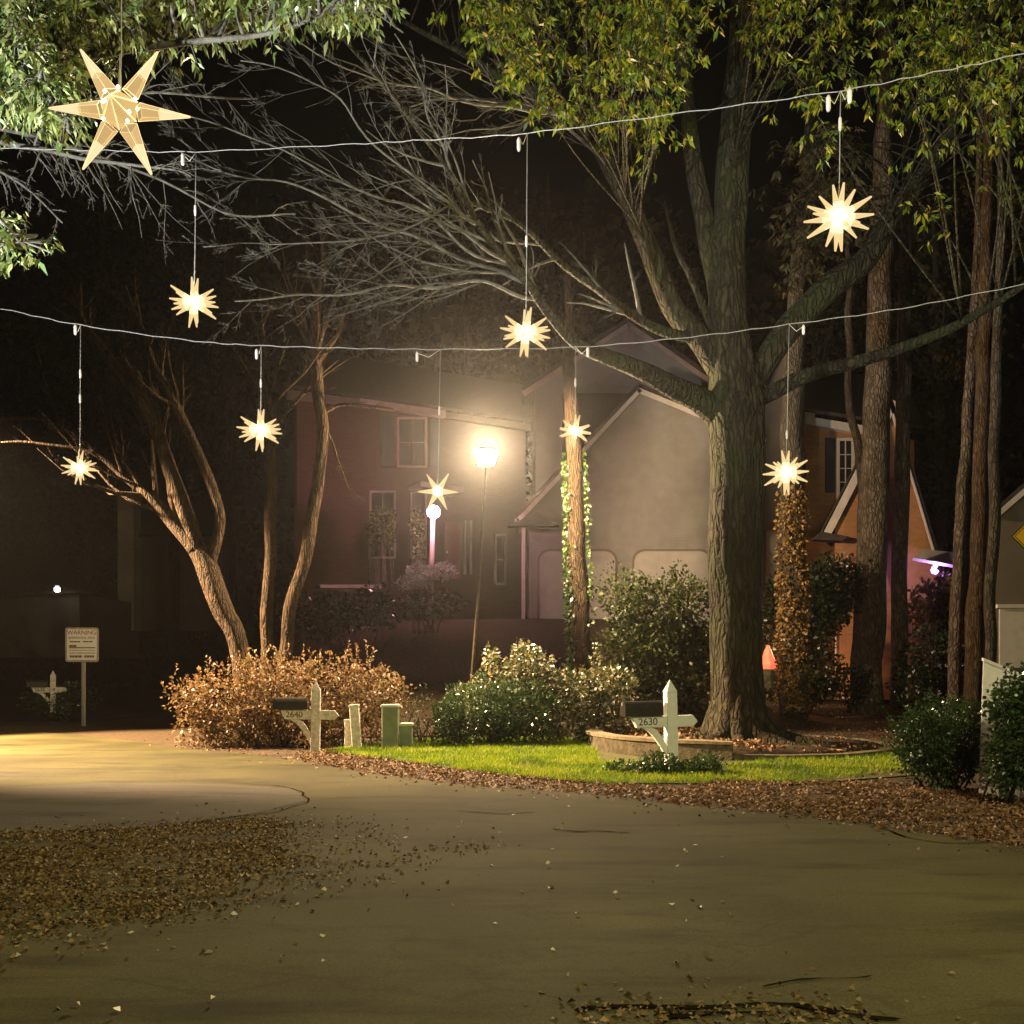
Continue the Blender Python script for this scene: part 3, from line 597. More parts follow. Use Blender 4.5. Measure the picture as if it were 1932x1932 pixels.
# dark house at the right edge, pale house far left, low house with a door light
H3 = empty('side_house', GX(1930, 25)); tag(H3, 'dark brown house with a white garage door cut by the right edge', 'house')
MB().prism([P(x, y, 25) for x, y in [(1876, 1275), (1876, 968), (1990, 872), (2200, 1040), (2200, 1275)]], (3.4, 5, 0)).build('wall', M['siding_dark'], H3)
rake('roof', M['shingle'], (1866, 968), (1990, 860), 24.7, .15, .1, 5.5, H3, 3.7); rake('fascia', M['trim'], (1872, 974), (1990, 872), 24.68, .12, .05, .05, H3)
MB().prism([P(x, y, 24.95) for x, y in [(1886, 1148), (2050, 1148), (2050, 1260), (1886, 1260)]], (0, .04, 0)).build('garage_door', M['trim'], H3)
MB().prism([P(x, y, 24.9) for x, y in [(1882, 1140), (2054, 1140), (2054, 1147), (1882, 1147)]], (0, .09, 0)).build('door_trim', M['trim'], H3)
H4 = empty('far_house', GX(80, 44)); tag(H4, 'low dark house with a shallow roof in the trees at far left', 'house')
MB().prism([P(x, y, 44) for x, y in [(-260, 1240), (-260, 1120), (150, 1120), (150, 1240)]], (0, 7, 0)).build('wall', M['siding_dark'], H4)
MB().prism([P(-280, 1135, 43.5), P(170, 1118, 43.5), P(120, 1052, 48), P(-230, 1056, 48)], (0, 0, .12)).build('roof', M['bark_dark'], H4)
c7 = P(108, 1112, 43.0); L7 = empty('door_light', c7); tag(L7, 'tiny white light shining on the low house at far left', 'lamp')
MB().lathe(c7, [(.03, -.13), (.12, -.08), (.13, .05), (.04, .13)], 10).build('bulb', emit('white bulb', (1, .97, .9), 8), L7, True); MB().lathe(c7, [(.05, .12), (.14, .16), (.03, .22)], 10).build('shade', M['black_metal'], L7)
H5 = empty('pale_house', GX(240, 50)); tag(H5, 'pale brick chimney end of a house showing behind the leaning trunks', 'house')
MB().prism([P(x, y, 50) for x, y in [(222, 1190), (222, 930), (252, 930), (252, 1190)]], (0, 1, 0)).build('chimney', brick('pale brick', (.5, .36, .3), (.58, .45, .38), (.5, .45, .4)), H5)
MB().prism([P(x, y, 51) for x, y in [(252, 1190), (252, 1010), (420, 1010), (420, 1190)]], (0, 6, 0)).build('wall', M['siding_dark'], H5)
MB().prism([P(245, 1012, 50.6), P(430, 1012, 50.6), P(430, 900, 55), P(245, 900, 55)], (0, 0, .12)).build('roof', M['shingle'], H5)

# ------------------------------------------------------------------ trees
def px_path(pl, Y, s=None):
    """list of (px, py, width in px[, distance]) -> (point, radius)"""
    out = []
    for q in pl:
        y = q[3] if len(q) > 3 else Y; out.append((P(q[0], q[1], y), q[2] / 2 * y / K))
    return spline(out, 5)
# the big street tree
YT = 20.0
T1 = empty('oak_tree', (P(1392, 1410, YT).x, YT, 0)); tag(T1, 'massive forked tree in the stone ring with green and yellow canopy', 'tree')
tr = MB(); tp = px_path([(1392, 1418, 130), (1392, 1395, 118), (1390, 1350, 100), (1388, 1250, 93), (1387, 1100, 92), (1390, 950, 98), (1392, 850, 102), (1388, 770, 104), (1380, 690, 84), (1374, 600, 70), (1372, 500, 66), (1376, 400, 60), (1384, 300, 56), (1390, 200, 52), (1394, 100, 46), (1402, -30, 38), (1412, -250, 22)], YT)
addpath(tr, wob(spline([(p, r) for p, r in tp], 2), .03), 44, .18)
for a, l, h in ((-2.9, 1.3, .5), (-2.3, 1.5, .55), (-1.75, 1.1, .5), (-1.2, 1.3, .6), (-.6, 1.6, .75), (.1, 1.2, .5), (3.0, 1.0, .5)):
    c = Vector((T1.location.x, YT, 0)); d = Vector((math.cos(a), math.sin(a), 0)); s = Vector((-d.y, d.x, 0))*random.uniform(-.25, .25)
    addpath(tr, spline([(c + d*.25 + Vector((0, 0, h + .55)), .22), (c + d*.55 + Vector((0, 0, h*.5)), .2), (c + d*l*.8 + s + Vector((0, 0, .16)), .12), (c + d*(l+.5) + s*2 + Vector((0, 0, .02)), .05)], 4), 8, .2)
tr.build('trunk', M['bark'], T1, True)
limbs = {
 'a': [(1362, 700, 52), (1318, 640, 46), (1275, 590, 42), (1240, 510, 40), (1205, 430, 38), (1180, 370, 36), (1150, 310, 34), (1125, 265, 32), (1085, 225, 28), (1020, 185, 22), (940, 140, 16), (850, 90, 11), (760, 40, 8)],
 'b': [(1366, 620, 44), (1345, 500, 38), (1328, 400, 36), (1312, 310, 34), (1300, 220, 30), (1290, 130, 26), (1270, 20, 20), (1240, -120, 12)],
 'c': [(1400, 740, 56), (1450, 670, 48), (1510, 600, 50), (1570, 540, 50), (1630, 490, 44), (1690, 400, 38), (1740, 330, 32), (1800, 230, 26), (1860, 100, 18), (1900, -60, 10)],
 'd': [(1398, 860, 66, 20.2), (1368, 805, 58, 20.1), (1325, 760, 50, 19.9), (1275, 730, 42, 19.6), (1200, 695, 34, 19), (1130, 668, 28, 18.4), (1080, 640, 22, 17.6), (1035, 590, 19, 17), (1000, 535, 17, 16.4), (940, 470, 14, 15.6), (890, 400, 12, 15), (830, 290, 10, 14.2), (740, 180, 9, 13.2), (680, 110, 8, 12.6), (610, 30, 6, 12)],
 'e': [(1410, 760, 36), (1500, 715, 28, 19.6), (1620, 680, 24, 19), (1750, 640, 20, 18.2), (1860, 580, 15, 17.4), (1990, 500, 10, 16.6)],
 'f': [(1352, 650, 18), (1330, 590, 15), (1300, 520, 11), (1275, 470, 8), (1250, 380, 6)],
 'g': [(1310, 640, 22, 20), (1240, 620, 20, 19.5), (1160, 570, 16, 19), (1080, 510, 13, 18.4), (1010, 450, 11, 17.8), (960, 415, 9, 17.4), (880, 380, 7, 17)],
}
LP = {k: wob(px_path(v, YT), .06) for k, v in limbs.items()}
for k in limbs: 
    mb = MB(); addpath(mb, LP[k], 12 if k in 'abcde' else 8, .12); mb.build('limb', M['bark'] if k not in 'd' else M['bark'], T1, True)
# bare side branches sweeping left from the lower limb
tw = MB(); subs = [
 [(1000, 535, 12, 16.4), (920, 505, 10, 16), (840, 470, 9, 15.6), (760, 440, 8, 15.2), (660, 400, 7, 14.6), (540, 360, 5, 14), (420, 330, 4, 13.4), (330, 290, 3, 13)],
 [(1020, 565, 11, 16.8), (930, 545, 9, 16.5), (850, 530, 8, 16.2), (760, 538, 7, 16), (660, 546, 6, 15.6), (540, 555, 5, 15), (450, 560, 3, 14.6)],
 [(910, 425, 10, 15.2), (870, 405, 9, 15), (800, 350, 7, 14.6), (720, 280, 6, 14), (640, 190, 5, 13.4), (560, 150, 4, 13), (450, 120, 3, 12.6)],
 [(850, 320, 8, 14.4), (845, 270, 7, 14), (810, 210, 5, 13.6), (790, 150, 4, 13.2), (740, 60, 3, 12.8)],
 [(960, 500, 9, 16), (880, 470, 8, 15.4), (790, 400, 7, 15), (700, 370, 6, 14.6), (560, 300, 5, 14), (430, 240, 4, 13.4), (300, 215, 3, 13)],
 [(1090, 225, 12, 19), (1000, 215, 10, 18.2), (900, 200, 8, 17.4), (800, 165, 6, 16.6), (680, 140, 4, 15.8), (560, 60, 3, 15)],
 [(1150, 310, 10, 20), (1040, 225, 9, 19), (930, 200, 7, 18), (850, 195, 5, 17.5), (770, 200, 4, 17)],
 [(860, 380, 6, 15), (770, 430, 5, 14.6), (650, 460, 4, 14), (520, 470, 3, 13.6), (380, 460, 3, 13)],
]
for s in subs:
    p = wob([(a, b*.75) for a, b in px_path(s, YT)], .16); addpath(tw, p, 6); grow(tw, p, 3, (17, 5, 3), (.2, .42), (18, 50), Vector((-.35, -.1, .1)), None, .1, .7)
grow(tw, LP['d'][33:], 3, (12, 4, 3), (.16, .4), (20, 55), Vector((-.3, 0, .1)), None, .1, .7)
grow(tw, LP['g'], 2, (9, 4), (.15, .3), (20, 55), Vector((-.2, 0, .1)))
tw.build('bare_twigs', M['bark_pale'], T1, True)
# leafy branches of the canopy: paths from the limbs to points of the crown
def leafy(root, starts, region, npaths, Yr, m, size, ncl, per, bark, spread=.5, drop=.35, wr=.17, weight=None, tmin=.66):
    mb = MB(); C = []; Dd = []; poly = region; q = samp(poly, npaths * 3); k = 0
    if weight is not None: q = q[RNG.random(len(q)) < np.array([weight(*a) for a in q])]
    for a in q[:npaths]:
        e = P(a[0], a[1], random.uniform(*Yr)); s = min(random.sample(starts, min(len(starts), 14)), key=lambda v: (v - e).length)
        mid = s.lerp(e, .5) + Vector((0, 0, .25)) + rvec()*.3; pth = spline([(s, .022), (mid, .014), (e, .005)], 5); addpath(mb, pth, 4)
        for c in range(ncl):
            t = random.uniform(tmin, 1.0); i = min(int(t*(len(pth)-1)), len(pth)-2); b = pth[i][0]; d = (rvec() + Vector((0, 0, -.2)))
            h = b + d * random.uniform(.1, spread); mb.tube([b, b.lerp(h, .6) + Vector((0, 0, .04)), h], [.006, .005, .003], 3, cap=False)
            n = random.randint(*per); ang = RNG.random(n) * 6.28; C.append(np.tile(np.array(h), (n, 1)) + RNG.normal(0, .03, (n, 3)))
            v = np.column_stack([np.cos(ang), np.sin(ang), RNG.uniform(-1.3, .25, n) - drop]) + np.array(d) * .5; Dd.append(v)
    C = np.vstack(C); Dd = np.vstack(Dd); mb.build('leafy_branches', bark, root, True)
    return leaves('crown', m, C, Dd, np.clip(size[0] + (size[1]-size[0])*RNG.beta(1.6, 2.2, len(C))*1.25, .03, 1), wr, .12, root)
st = [p for k in 'abce' for p, r in LP[k][18:]] + [p for p, r in tp[55:]]
reg = [(800, -260), (2150, -260), (2150, 90), (1932, 85), (1790, 75), (1640, 85), (1480, 130), (1400, 200), (1330, 330), (1240, 345), (1190, 300), (1120, 310), (1090, 280), (1160, 235), (1050, 160), (960, 110), (860, 40)]
leafy(T1, st, reg, 165, (12.5, 19.5), M['canopy'], (.075, .155), 20, (6, 10), M['bark'], .55, weight=lambda x, y: random.random() < (.12 if y > 20 and (abs(x - 1388) < 70 or abs(x - 1300) < 38) else .4 if y > 215 else 1))
st2 = [p for p, r in LP['c'][22:]] + [p for p, r in LP['e']]
for o_, rg in (('x', [(1650, 300), (1800, 260), (1932, 200), (2050, 240), (1990, 420), (1850, 330), (1760, 390), (1700, 360)]),):
    leafy(T1, st2, rg, 6, (15, 19), M['canopy'], (.10, .18), 9, (5, 9), M['bark'], .5)
leafy(T1, st2, [(1440, 250), (1560, 260), (1620, 420), (1500, 560), (1440, 500)], 26, (20, 23), M['woods'], (.12, .2), 12, (6, 9), M['bark'], .6)

# near tree overhanging the top left corner, trunk out of frame
T2 = empty('leafy_tree', (-8.4, 10.5, 0)); tag(T2, 'pale lit leafy tree overhanging the road from beyond the left edge', 'tree')
t2 = MB(); tp2 = spline([(Vector((-8.4, 10.5, -.05)), .34), (Vector((-8.3, 10.5, 2)), .26), (Vector((-8.0, 10.4, 5)), .22), (Vector((-7.4, 10.2, 7.4)), .16), (Vector((-6.6, 10, 10)), .08)], 5); addpath(t2, tp2, 12, .15); t2.build('trunk', M['bark_pale'], T2, True)
br2 = []; 
for s in ([(-420, 200, 34, 10), (-150, 150, 26, 9.8), (0, 122, 18, 9.6), (120, 108, 16, 9.5), (240, 86, 14, 9.4), (360, 74, 11, 9.3), (480, 62, 9, 9.2), (570, 40, 6, 9.1), (650, 10, 4, 9)],
          [(-400, 240, 20, 9.8), (-100, 200, 14, 9.2), (20, 150, 8, 9), (90, 190, 5, 8.8), (130, 250, 3, 8.8)],
          [(-380, 300, 16, 9.5), (-120, 420, 10, 8.5), (0, 440, 6, 8.2), (60, 455, 4, 8.1), (105, 475, 3, 8)],
          [(-300, 100, 20, 10.5), (0, 20, 12, 11), (200, -30, 9, 11.4), (420, -30, 7, 11.8), (640, -10, 5, 12), (760, 60, 3, 12.2)]):
    p = wob(px_path(s, 9.5), .05); br2.append(p); mb = MB(); addpath(mb, p, 8, .1); mb.build('limb', M['bark_pale'], T2, True)
st = [p for b in (br2[0], br2[3]) for p, r in b[6:]]
leafy(T2, st, [(-150, -150), (760, -150), (720, 30), (600, 60), (520, 40), (400, 75), (330, 85), (250, 80), (140, 95), (-150, 110)], 175, (8.8, 12), M['canopy_pale'], (.07, .13), 12, (6, 10), M['bark_pale'], .32)
leafy(T2, [p for p, r in br2[1]] + [p for p, r in br2[0][:12]], [(-100, 130), (110, 120), (150, 170), (120, 240), (60, 210), (-100, 220)], 60, (8.6, 9.6), M['canopy_pale'], (.06, .12), 10, (6, 9), M['bark_pale'], .25)
leafy(T2, [p for p, r in br2[2][8:]], [(-60, 420), (20, 425), (45, 455), (20, 490), (-60, 490)], 7, (8, 8.4), M['canopy_pale'], (.06, .12), 5, (5, 8), M['bark_pale'], .14)
# bare tree hanging its twigs over the left wire
T5 = empty('bare_tree', (-9.6, 14.0, 0)); tag(T5, 'bare grey tree with fine twigs hanging over the left cable', 'tree')
t5 = MB(); addpath(t5, spline([(Vector((-9.6, 14, -.05)), .24), (Vector((-9.4, 14, 3)), .19), (Vector((-8.9, 13.8, 6.5)), .14), (P(-150, 230, 13.2), .1)], 5), 10, .12); t5.build('trunk', M['bark_pale'], T5, True)
mb = MB()
for s in ([(-150, 230, 14, 13.2), (0, 264, 12, 12.8), (80, 280, 10, 12.6), (160, 302, 8, 12.4), (250, 313, 6, 12.2), (330, 322, 4, 12), (360, 335, 3, 12)], [(-150, 235, 10, 13.4), (0, 250, 8, 13.6), (120, 270, 6, 13.8), (280, 330, 5, 14), (420, 400, 4, 14.2), (560, 410, 3, 14.4)],
          [(-150, 235, 10, 13.4), (-20, 210, 7, 13.8), (150, 190, 6, 14), (300, 180, 5, 14.2), (480, 180, 3, 14.4)], [(-150, 240, 10, 13), (-40, 300, 7, 13), (40, 350, 5, 13), (120, 420, 3, 13)]):
    p = wob(px_path(s, 13), .08); addpath(mb, p, 6); grow(mb, p, 3, (20, 5, 4), (.14, .3), (25, 70), Vector((.1, 0, -.55)), None, .25, .6)
mb.build('hanging_twigs', M['bark_pale'], T5, True)

def tree(name, label, stems, Y, bark, nch=(7, 4, 3), bias=Vector((0, 0, .25)), lev=3, rough=.15, cat='tree', lenf=(.18, .38), t0=.55, gr=None, sides=12):
    b = P(stems[0][0][0], stems[0][0][1], Y); t = empty(name, (b.x, Y, gz(b.x, Y))); tag(t, label, cat, gr)
    tw = MB(); first = True
    for s in stems:
        pl = [(P(q[0], q[1], q[3] if len(q) > 3 else Y), q[2]/2*Y/K) for q in s]
        if s is stems[0] or s[0][1] > 1200: pl[0] = (Vector((pl[0][0].x, pl[0][0].y, gz(pl[0][0].x, pl[0][0].y) - .05)), pl[0][1])
        p = wob(spline(pl, 5), .07); mb = MB(); addpath(mb, p, sides, rough); mb.build('trunk' if first else 'limb', bark, t, True); first = False
        if lev: grow(tw, p, lev, nch, lenf, (20, 55), bias, None, t0)
    if lev: tw.build('twigs', bark, t, True)
    return t
tree('leaning_tree', 'leaning brown multi stemmed tree rising left from behind the autumn shrub', [
  [(462, 1290, 34), (452, 1220, 36), (425, 1150, 40), (395, 1075, 42), (365, 1030, 34), (325, 985, 28), (285, 945, 20), (240, 905, 11), (195, 868, 9), (150, 848, 7), (80, 836, 5), (0, 835, 4), (-80, 850, 3)],
  [(372, 1040, 34), (345, 960, 29), (322, 890, 27), (296, 820, 25), (272, 765, 23), (246, 722, 19), (212, 680, 15), (182, 645, 11), (158, 600, 8), (150, 530, 6)],
  [(395, 1075, 22), (408, 1010, 20), (412, 970, 19), (398, 910, 19), (372, 850, 19), (350, 805, 18), (325, 755, 16), (300, 705, 13), (282, 655, 10), (262, 600, 6), (240, 540, 4)],
  [(330, 985, 16), (322, 930, 13), (318, 880, 11), (305, 830, 9), (280, 690, 6), (295, 620, 4)],
  [(185, 862, 7), (150, 830, 7), (90, 795, 6), (0, 788, 5), (-60, 800, 4)]], 21.5, M['bark_brown'], (10, 4, 3), Vector((-.1, 0, .6)), lenf=(.16, .36), t0=.4)
tree('branching_tree', 'two stemmed brown tree standing upright behind the autumn shrub', [
  [(503, 1280, 24), (503, 1180, 23), (506, 1080, 22), (510, 980, 22), (511, 880, 19), (508, 790, 15), (500, 720, 11), (490, 640, 8), (470, 560, 5)],
  [(522, 1280, 26), (545, 1170, 25), (570, 1080, 24), (588, 990, 24), (602, 900, 24), (608, 820, 23), (602, 740, 23), (595, 680, 22), (592, 640, 18), (600, 580, 14), (610, 500, 9), (600, 400, 6)],
  [(594, 690, 14), (615, 655, 10), (640, 620, 8), (660, 570, 6), (690, 520, 4)], [(594, 670, 14), (575, 630, 11), (550, 600, 8), (520, 575, 6), (470, 560, 4)],
  [(606, 800, 8), (625, 830, 5), (640, 870, 4), (655, 910, 3), (672, 945, 2)], [(606, 780, 8), (640, 762, 6), (690, 764, 5), (740, 772, 3)]], 22.5, M['bark_brown'], (8, 5, 4), Vector((0, 0, .2)), lenf=(.16, .34), t0=.5)
# ivy clad trees
def ivied(name, label, stem, Y, n, mleaf, side, bark, size, y0, y1, lev=0):
    t = tree(name, label, [stem], Y, bark, lev=lev, nch=(5, 3)); p = [(P(q[0], q[1], Y), q[2]/2*Y/K) for q in stem]; C = []; Dd = []
    sp = spline(p, 8); zt, zb = P(0, y0, Y).z, P(0, y1, Y).z
    sp = [q for q in sp if zb <= q[0].z <= zt]
    for i in range(n):
        q, r = random.choice(sp); a = random.gauss(*random.choice(side)); d = Vector((math.cos(a), math.sin(a), 0)); z = q.z + random.uniform(-.3, .3)
        if noise.noise(Vector((a, z*1.3, Y))) < -.25: continue
        C.append(q + d * (r + random.uniform(-.01, .09)) + Vector((0, 0, z - q.z))); Dd.append(d * .5 + rvec()*.6 + Vector((0, 0, -.35)))
    leaves('ivy', mleaf, np.array(C), np.array(Dd), RNG.uniform(*size, len(C)), .42, .1, t); return t
ivied('ivied_tree', 'slim trunk edged with bright ivy in front of the grey garage', [(1100, 1290, 44), (1095, 1200, 42), (1090, 1100, 40), (1088, 1000, 36), (1085, 900, 32), (1080, 800, 28), (1076, 700, 24), (1074, 600, 18), (1072, 520, 12)], 25.5, 1500, M['ivy'], [(math.pi+.35, .35), (math.pi+.35, .35), (-.25, .25)], M['bark_brown'], (.05, .11), 865, 1270, 0)
ivied('creeper_tree', 'trunk covered in brown creeper beside the big tree', [(1497, 1350, 54), (1496, 1250, 50), (1494, 1100, 48), (1495, 950, 46), (1497, 800, 44), (1498, 650, 40), (1510, 500, 34), (1520, 350, 28), (1530, 200, 20), (1540, 50, 12)], 27, 3000, M['ivy_brown'], [(math.pi+.9, .7), (-1.2, .9)], M['bark_dark'], (.06, .12), 930, 1330, 0)
tree('pine_tree', 'thick straight pale pine trunk right of the brick gable', [[(1632, 1360, 66), (1634, 1300, 58), (1640, 1150, 57), (1647, 1000, 54), (1652, 850, 50), (1657, 700, 48), (1661, 550, 46), (1664, 450, 44), (1668, 300, 36), (1672, 100, 28), (1676, -150, 16)]], 30, M['bark_pine'], lev=0)
tree('pine_tree', 'thinner straight pine trunk just right of the thick pale one', [[(1694, 1350, 30), (1697, 1200, 29), (1699, 1000, 29), (1702, 850, 27), (1706, 700, 25), (1708, 550, 22), (1712, 350, 18), (1716, 100, 12)]], 31, M['bark_pine'], lev=0)
tree('crooked_tree', 'thin crooked dark trunk touching the thick pine on its left', [[(1655, 1330, 18), (1640, 1100, 18), (1628, 950, 18), (1622, 850, 17), (1606, 790, 16), (1601, 740, 15), (1604, 680, 15), (1602, 600, 14), (1604, 540, 12), (1598, 440, 9), (1612, 300, 6)]], 32, M['bark_dark'], lev=0, sides=8)
tree('pine_tree', 'slender dark pine trunk leaning right near the purple lamp', [[(1800, 1330, 26), (1805, 1150, 24), (1812, 1000, 22), (1822, 850, 21), (1832, 700, 20), (1840, 550, 18), (1848, 300, 14), (1852, 50, 9)]], 27, M['bark_pine'], lev=0)
tree('pine_tree', 'tall peeling brown pine trunk left of the dark house', [[(1836, 1340, 34), (1840, 1200, 33), (1846, 1050, 32), (1850, 900, 30), (1856, 700, 28), (1860, 550, 26), (1866, 300, 20), (1870, 50, 12)]], 25.5, M['bark_brown'], lev=0)
tree('pine_tree', 'dark narrow pine trunk touching the dark house wall', [[(1868, 1320, 22), (1870, 1150, 21), (1874, 950, 20), (1880, 700, 18), (1886, 450, 15), (1890, 150, 10)]], 24.3, M['bark_dark'], lev=0)
# far trees behind the houses
far = [(1045, 46, 26, 'far brown trunk standing behind the hanging star of the upper cable'), (330, 44, 20, 'far dark tree behind the leaning stems'), (160, 46, 16, 'far slim tree beside the low house'), (700, 52, 22, 'far tree rising over the brick front eave'), (900, 50, 20, 'far tree rising behind the street lamp'),
       (1260, 50, 24, 'far tree above the tall grey gable'), (1560, 48, 24, 'far tree above the brick house eave'), (1780, 45, 24, 'far dark tree right of the steep brick gable'), (-80, 42, 26, 'far tree at the left edge beyond the low house'), (440, 50, 18, 'far tree between the two brown trees'), (1990, 40, 26, 'far tree beyond the dark right hand house')]
for px, Y, w, lab in far:
    b = GX(px, Y); t = empty('far_tree', b); tag(t, lab, 'tree', 'trees standing behind the houses'); mb = MB(); h = random.uniform(20, 27); lean = random.uniform(-1, 1)
    pth = spline([(b - Vector((0, 0, .1)), w/2*Y/K*1.15), (b + Vector((lean*.2, 0, h*.35)), w/2*Y/K), (b + Vector((lean*.6, 0, h*.7)), w/2*Y/K*.7), (b + Vector((lean, 0, h)), .05)], 5); pth = wob(pth, .2); addpath(mb, pth, 10, .12); mb.build('trunk', M['bark_brown'] if px == 1045 else M['bark_dark'], t, True)
    tw = MB(); tips = []; grow(tw, pth, 2, (22, 5), (.14, .24), (45, 85), Vector((0, 0, .1)), tips, .38, .3); tw.build('branches', M['bark_dark'], t, True)
    C = np.array([np.array(q) + RNG.normal(0, .55, 3) for q, d in tips for _ in range(9)]); leaves('crown', M['woods'], C, RNG.normal(0, 1, C.shape) + np.array([0, 0, -.4]), RNG.uniform(.18, .36, len(C)), .3, .1, t)
# far wood closing the view
n = 42000; X = RNG.uniform(-55, 60, n); Yw = RNG.uniform(53, 60, n); hmax = 27 + 6*np.array([noise.noise(Vector((x*.12, 3, 0))) for x in X]); Z = RNG.random(n) ** .9 * hmax
C = np.column_stack([X, Yw, Z]); cl = np.array([noise.noise(Vector(c) * .22) for c in C]); C = C[cl > -.22]
o = leaves('woods', M['woods'], C, RNG.normal(size=C.shape) + np.array([0, 0, -.4]), RNG.uniform(.35, .85, len(C)), .34, .1); tag(o, 'dark wood closing the view behind all the houses', 'woods', kind='stuff')

# ------------------------------------------------------------------ shrubs
bush('autumn_shrub', 'broad rust and orange leaved shrub behind the left mailbox', [(430, 1330, 85, 80), (520, 1310, 85, 75), (610, 1310, 90, 75), (690, 1320, 70, 70), (740, 1310, 40, 35), (480, 1370, 90, 55), (580, 1370, 110, 50), (385, 1370, 45, 45), (360, 1310, 35, 30), (660, 1375, 70, 40)], 12500, 20.5, .85, M['autumn'], (.04, .11), 540, stems=60, spray=330)
bush('evergreen_shrub', 'dark evergreen shrub in the middle with frosted looking top leaves', [(905, 1345, 85, 62), (980, 1345, 80, 62), (850, 1365, 38, 42)], 9000, 20.5, .8, M['laurel'], (.05, .1), 920, stems=18)
bush('variegated_shrub', 'shrub with painted glints and orange tips rising behind the evergreen', [(985, 1290, 85, 40), (1080, 1300, 80, 38), (1000, 1250, 45, 26), (1150, 1290, 55, 35), (890, 1310, 35, 22), (925, 1240, 14, 24), (985, 1232, 20, 24), (1060, 1350, 90, 45), (1140, 1350, 60, 50)], 6500, 21.2, .7, M['variegated_glint'], (.06, .12), 1050, stems=24, spray=40, wr=.34)
bush('green_shrub', 'tall dense green shrub between the ivied trunk and the big tree', [(1235, 1170, 80, 85), (1180, 1130, 55, 50), (1290, 1150, 60, 70), (1240, 1250, 95, 85), (1180, 1230, 55, 70), (1310, 1260, 50, 80)], 12000, 25.0, 1.1, M['bush_green'], (.07, .14), 1240, stems=20, spray=50)
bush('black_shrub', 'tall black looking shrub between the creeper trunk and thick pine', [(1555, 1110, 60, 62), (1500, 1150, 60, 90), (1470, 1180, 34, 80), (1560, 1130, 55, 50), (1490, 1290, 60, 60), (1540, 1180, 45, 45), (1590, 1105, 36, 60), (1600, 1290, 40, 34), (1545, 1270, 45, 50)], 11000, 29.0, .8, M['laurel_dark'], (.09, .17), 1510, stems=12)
bush('dry_shrub', 'dry yellow brown shrub beneath the purple lamp', [(1755, 1130, 40, 36), (1740, 1160, 28, 22), (1775, 1110, 20, 30)], 1500, 31.5, .6, M['autumn'], (.1, .2), 1755)
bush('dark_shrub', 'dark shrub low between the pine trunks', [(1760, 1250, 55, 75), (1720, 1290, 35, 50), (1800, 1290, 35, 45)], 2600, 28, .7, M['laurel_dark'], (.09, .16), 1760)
bush('boxwood_shrub', 'rounded boxwood shrub on the verge beside the white panel', [(1770, 1390, 80, 72), (1730, 1400, 48, 62), (1815, 1395, 45, 68), (1770, 1435, 62, 48)], 9500, 13.2, .55, M['laurel'], (.03, .06), 1770, stems=16, wr=.36, spray=50)
bush('ivy_clump', 'low ivy clump around the foot of the numbered mailbox', [(1200, 1460, 60, 26), (1290, 1455, 70, 24), (1240, 1445, 40, 26), (1335, 1440, 26, 18), (1180, 1470, 40, 18)], 4200, 15.0, .42, M['laurel'], (.035, .07), 1250, stems=6, wr=.4, cat='ivy')
bush('climbing_ivy', 'climbing ivy spilling over the white panel at the right edge', [(1905, 1390, 42, 115), (1940, 1370, 50, 110), (1885, 1440, 26, 60), (1880, 1330, 16, 34), (1960, 1300, 40, 60)], 5200, 11.6, .3, M['laurel'], (.035, .07), 1915, stems=10, wr=.42, cat='ivy')
bush('planter_shrub', 'small dark shrub around the far left mailbox', [(130, 1322, 55, 32), (80, 1320, 34, 26)], 1500, 29.5, .7, M['laurel'], (.08, .14), 110)
bush('weedy_shrub', 'thin grey twiggy shrub beside the green utility box', [(795, 1345, 30, 45), (770, 1370, 22, 30)], 420, 20.6, .4, M['bush_green'], (.04, .08), 790, stems=22, sm='bark_pale')

# ------------------------------------------------------------------ ring wall round the big tree
RW = empty('tree_ring', (T1.location.x, YT, 0)); tag(RW, 'low curved stone ring wall around the big tree', 'planter')
def ring(r0, r1, z0, z1, a0, a1, n=90):
    mb = MB(); 
    for i in range(n+1):
        a = a0 + (a1-a0)*i/n; w = 1 + .012*noise.noise(Vector((math.cos(a)*4, math.sin(a)*4, z0)))
        for r, z in ((r0, z0), (r1, z0), (r1, z1), (r0, z1)): mb.v.append((T1.location.x + math.cos(a)*r*w, YT + math.sin(a)*r*w, z if z == z0 else z + .02*noise.noise(Vector((a*3, 0, 1)))))
    for i in range(n):
        for k in range(4): mb.f.append([i*4+k, i*4+(k+1) % 4, (i+1)*4+(k+1) % 4, (i+1)*4+k])
    return mb
def zr(a): return 0
ring(2.72, 2.98, -.05, .27, math.pi*.75, math.pi*1.42).build('stone_wall', M['stone'], RW); ring(2.68, 3.02, .273, .325, math.pi*.75, math.pi*1.42).build('cap_stone', M['cap'], RW)
ring(2.74, 2.96, -.05, .10, -math.pi*.578, math.pi*.55).build('low_edging', M['stone'], RW)
a = RNG.random(3600)*2*math.pi; r = np.sqrt(RNG.random(3600))*2.66; left = np.cos(a) < .1
C = np.column_stack([T1.location.x + np.cos(a)*r, YT + np.sin(a)*r, np.where(left, .2 + .05*RNG.random(3600), .06 + .05*RNG.random(3600))]); Dd = RNG.normal(size=(3600, 3)); Dd[:, 2] *= .3
tag(leaves('ring_leaves', M['litter'], C, Dd, RNG.uniform(.06, .13, 3600), .33, .25), 'brown fallen leaves filling the stone ring around the trunk', 'leaves', kind='stuff')
sl = MB(); sl.lathe((T1.location.x, YT, 0), [(2.7, .0), (2.7, .10), (1.2, .14), (.4, .16)], 48); tag(sl.build('ring_soil', M['earth'], None, True), kind='structure')

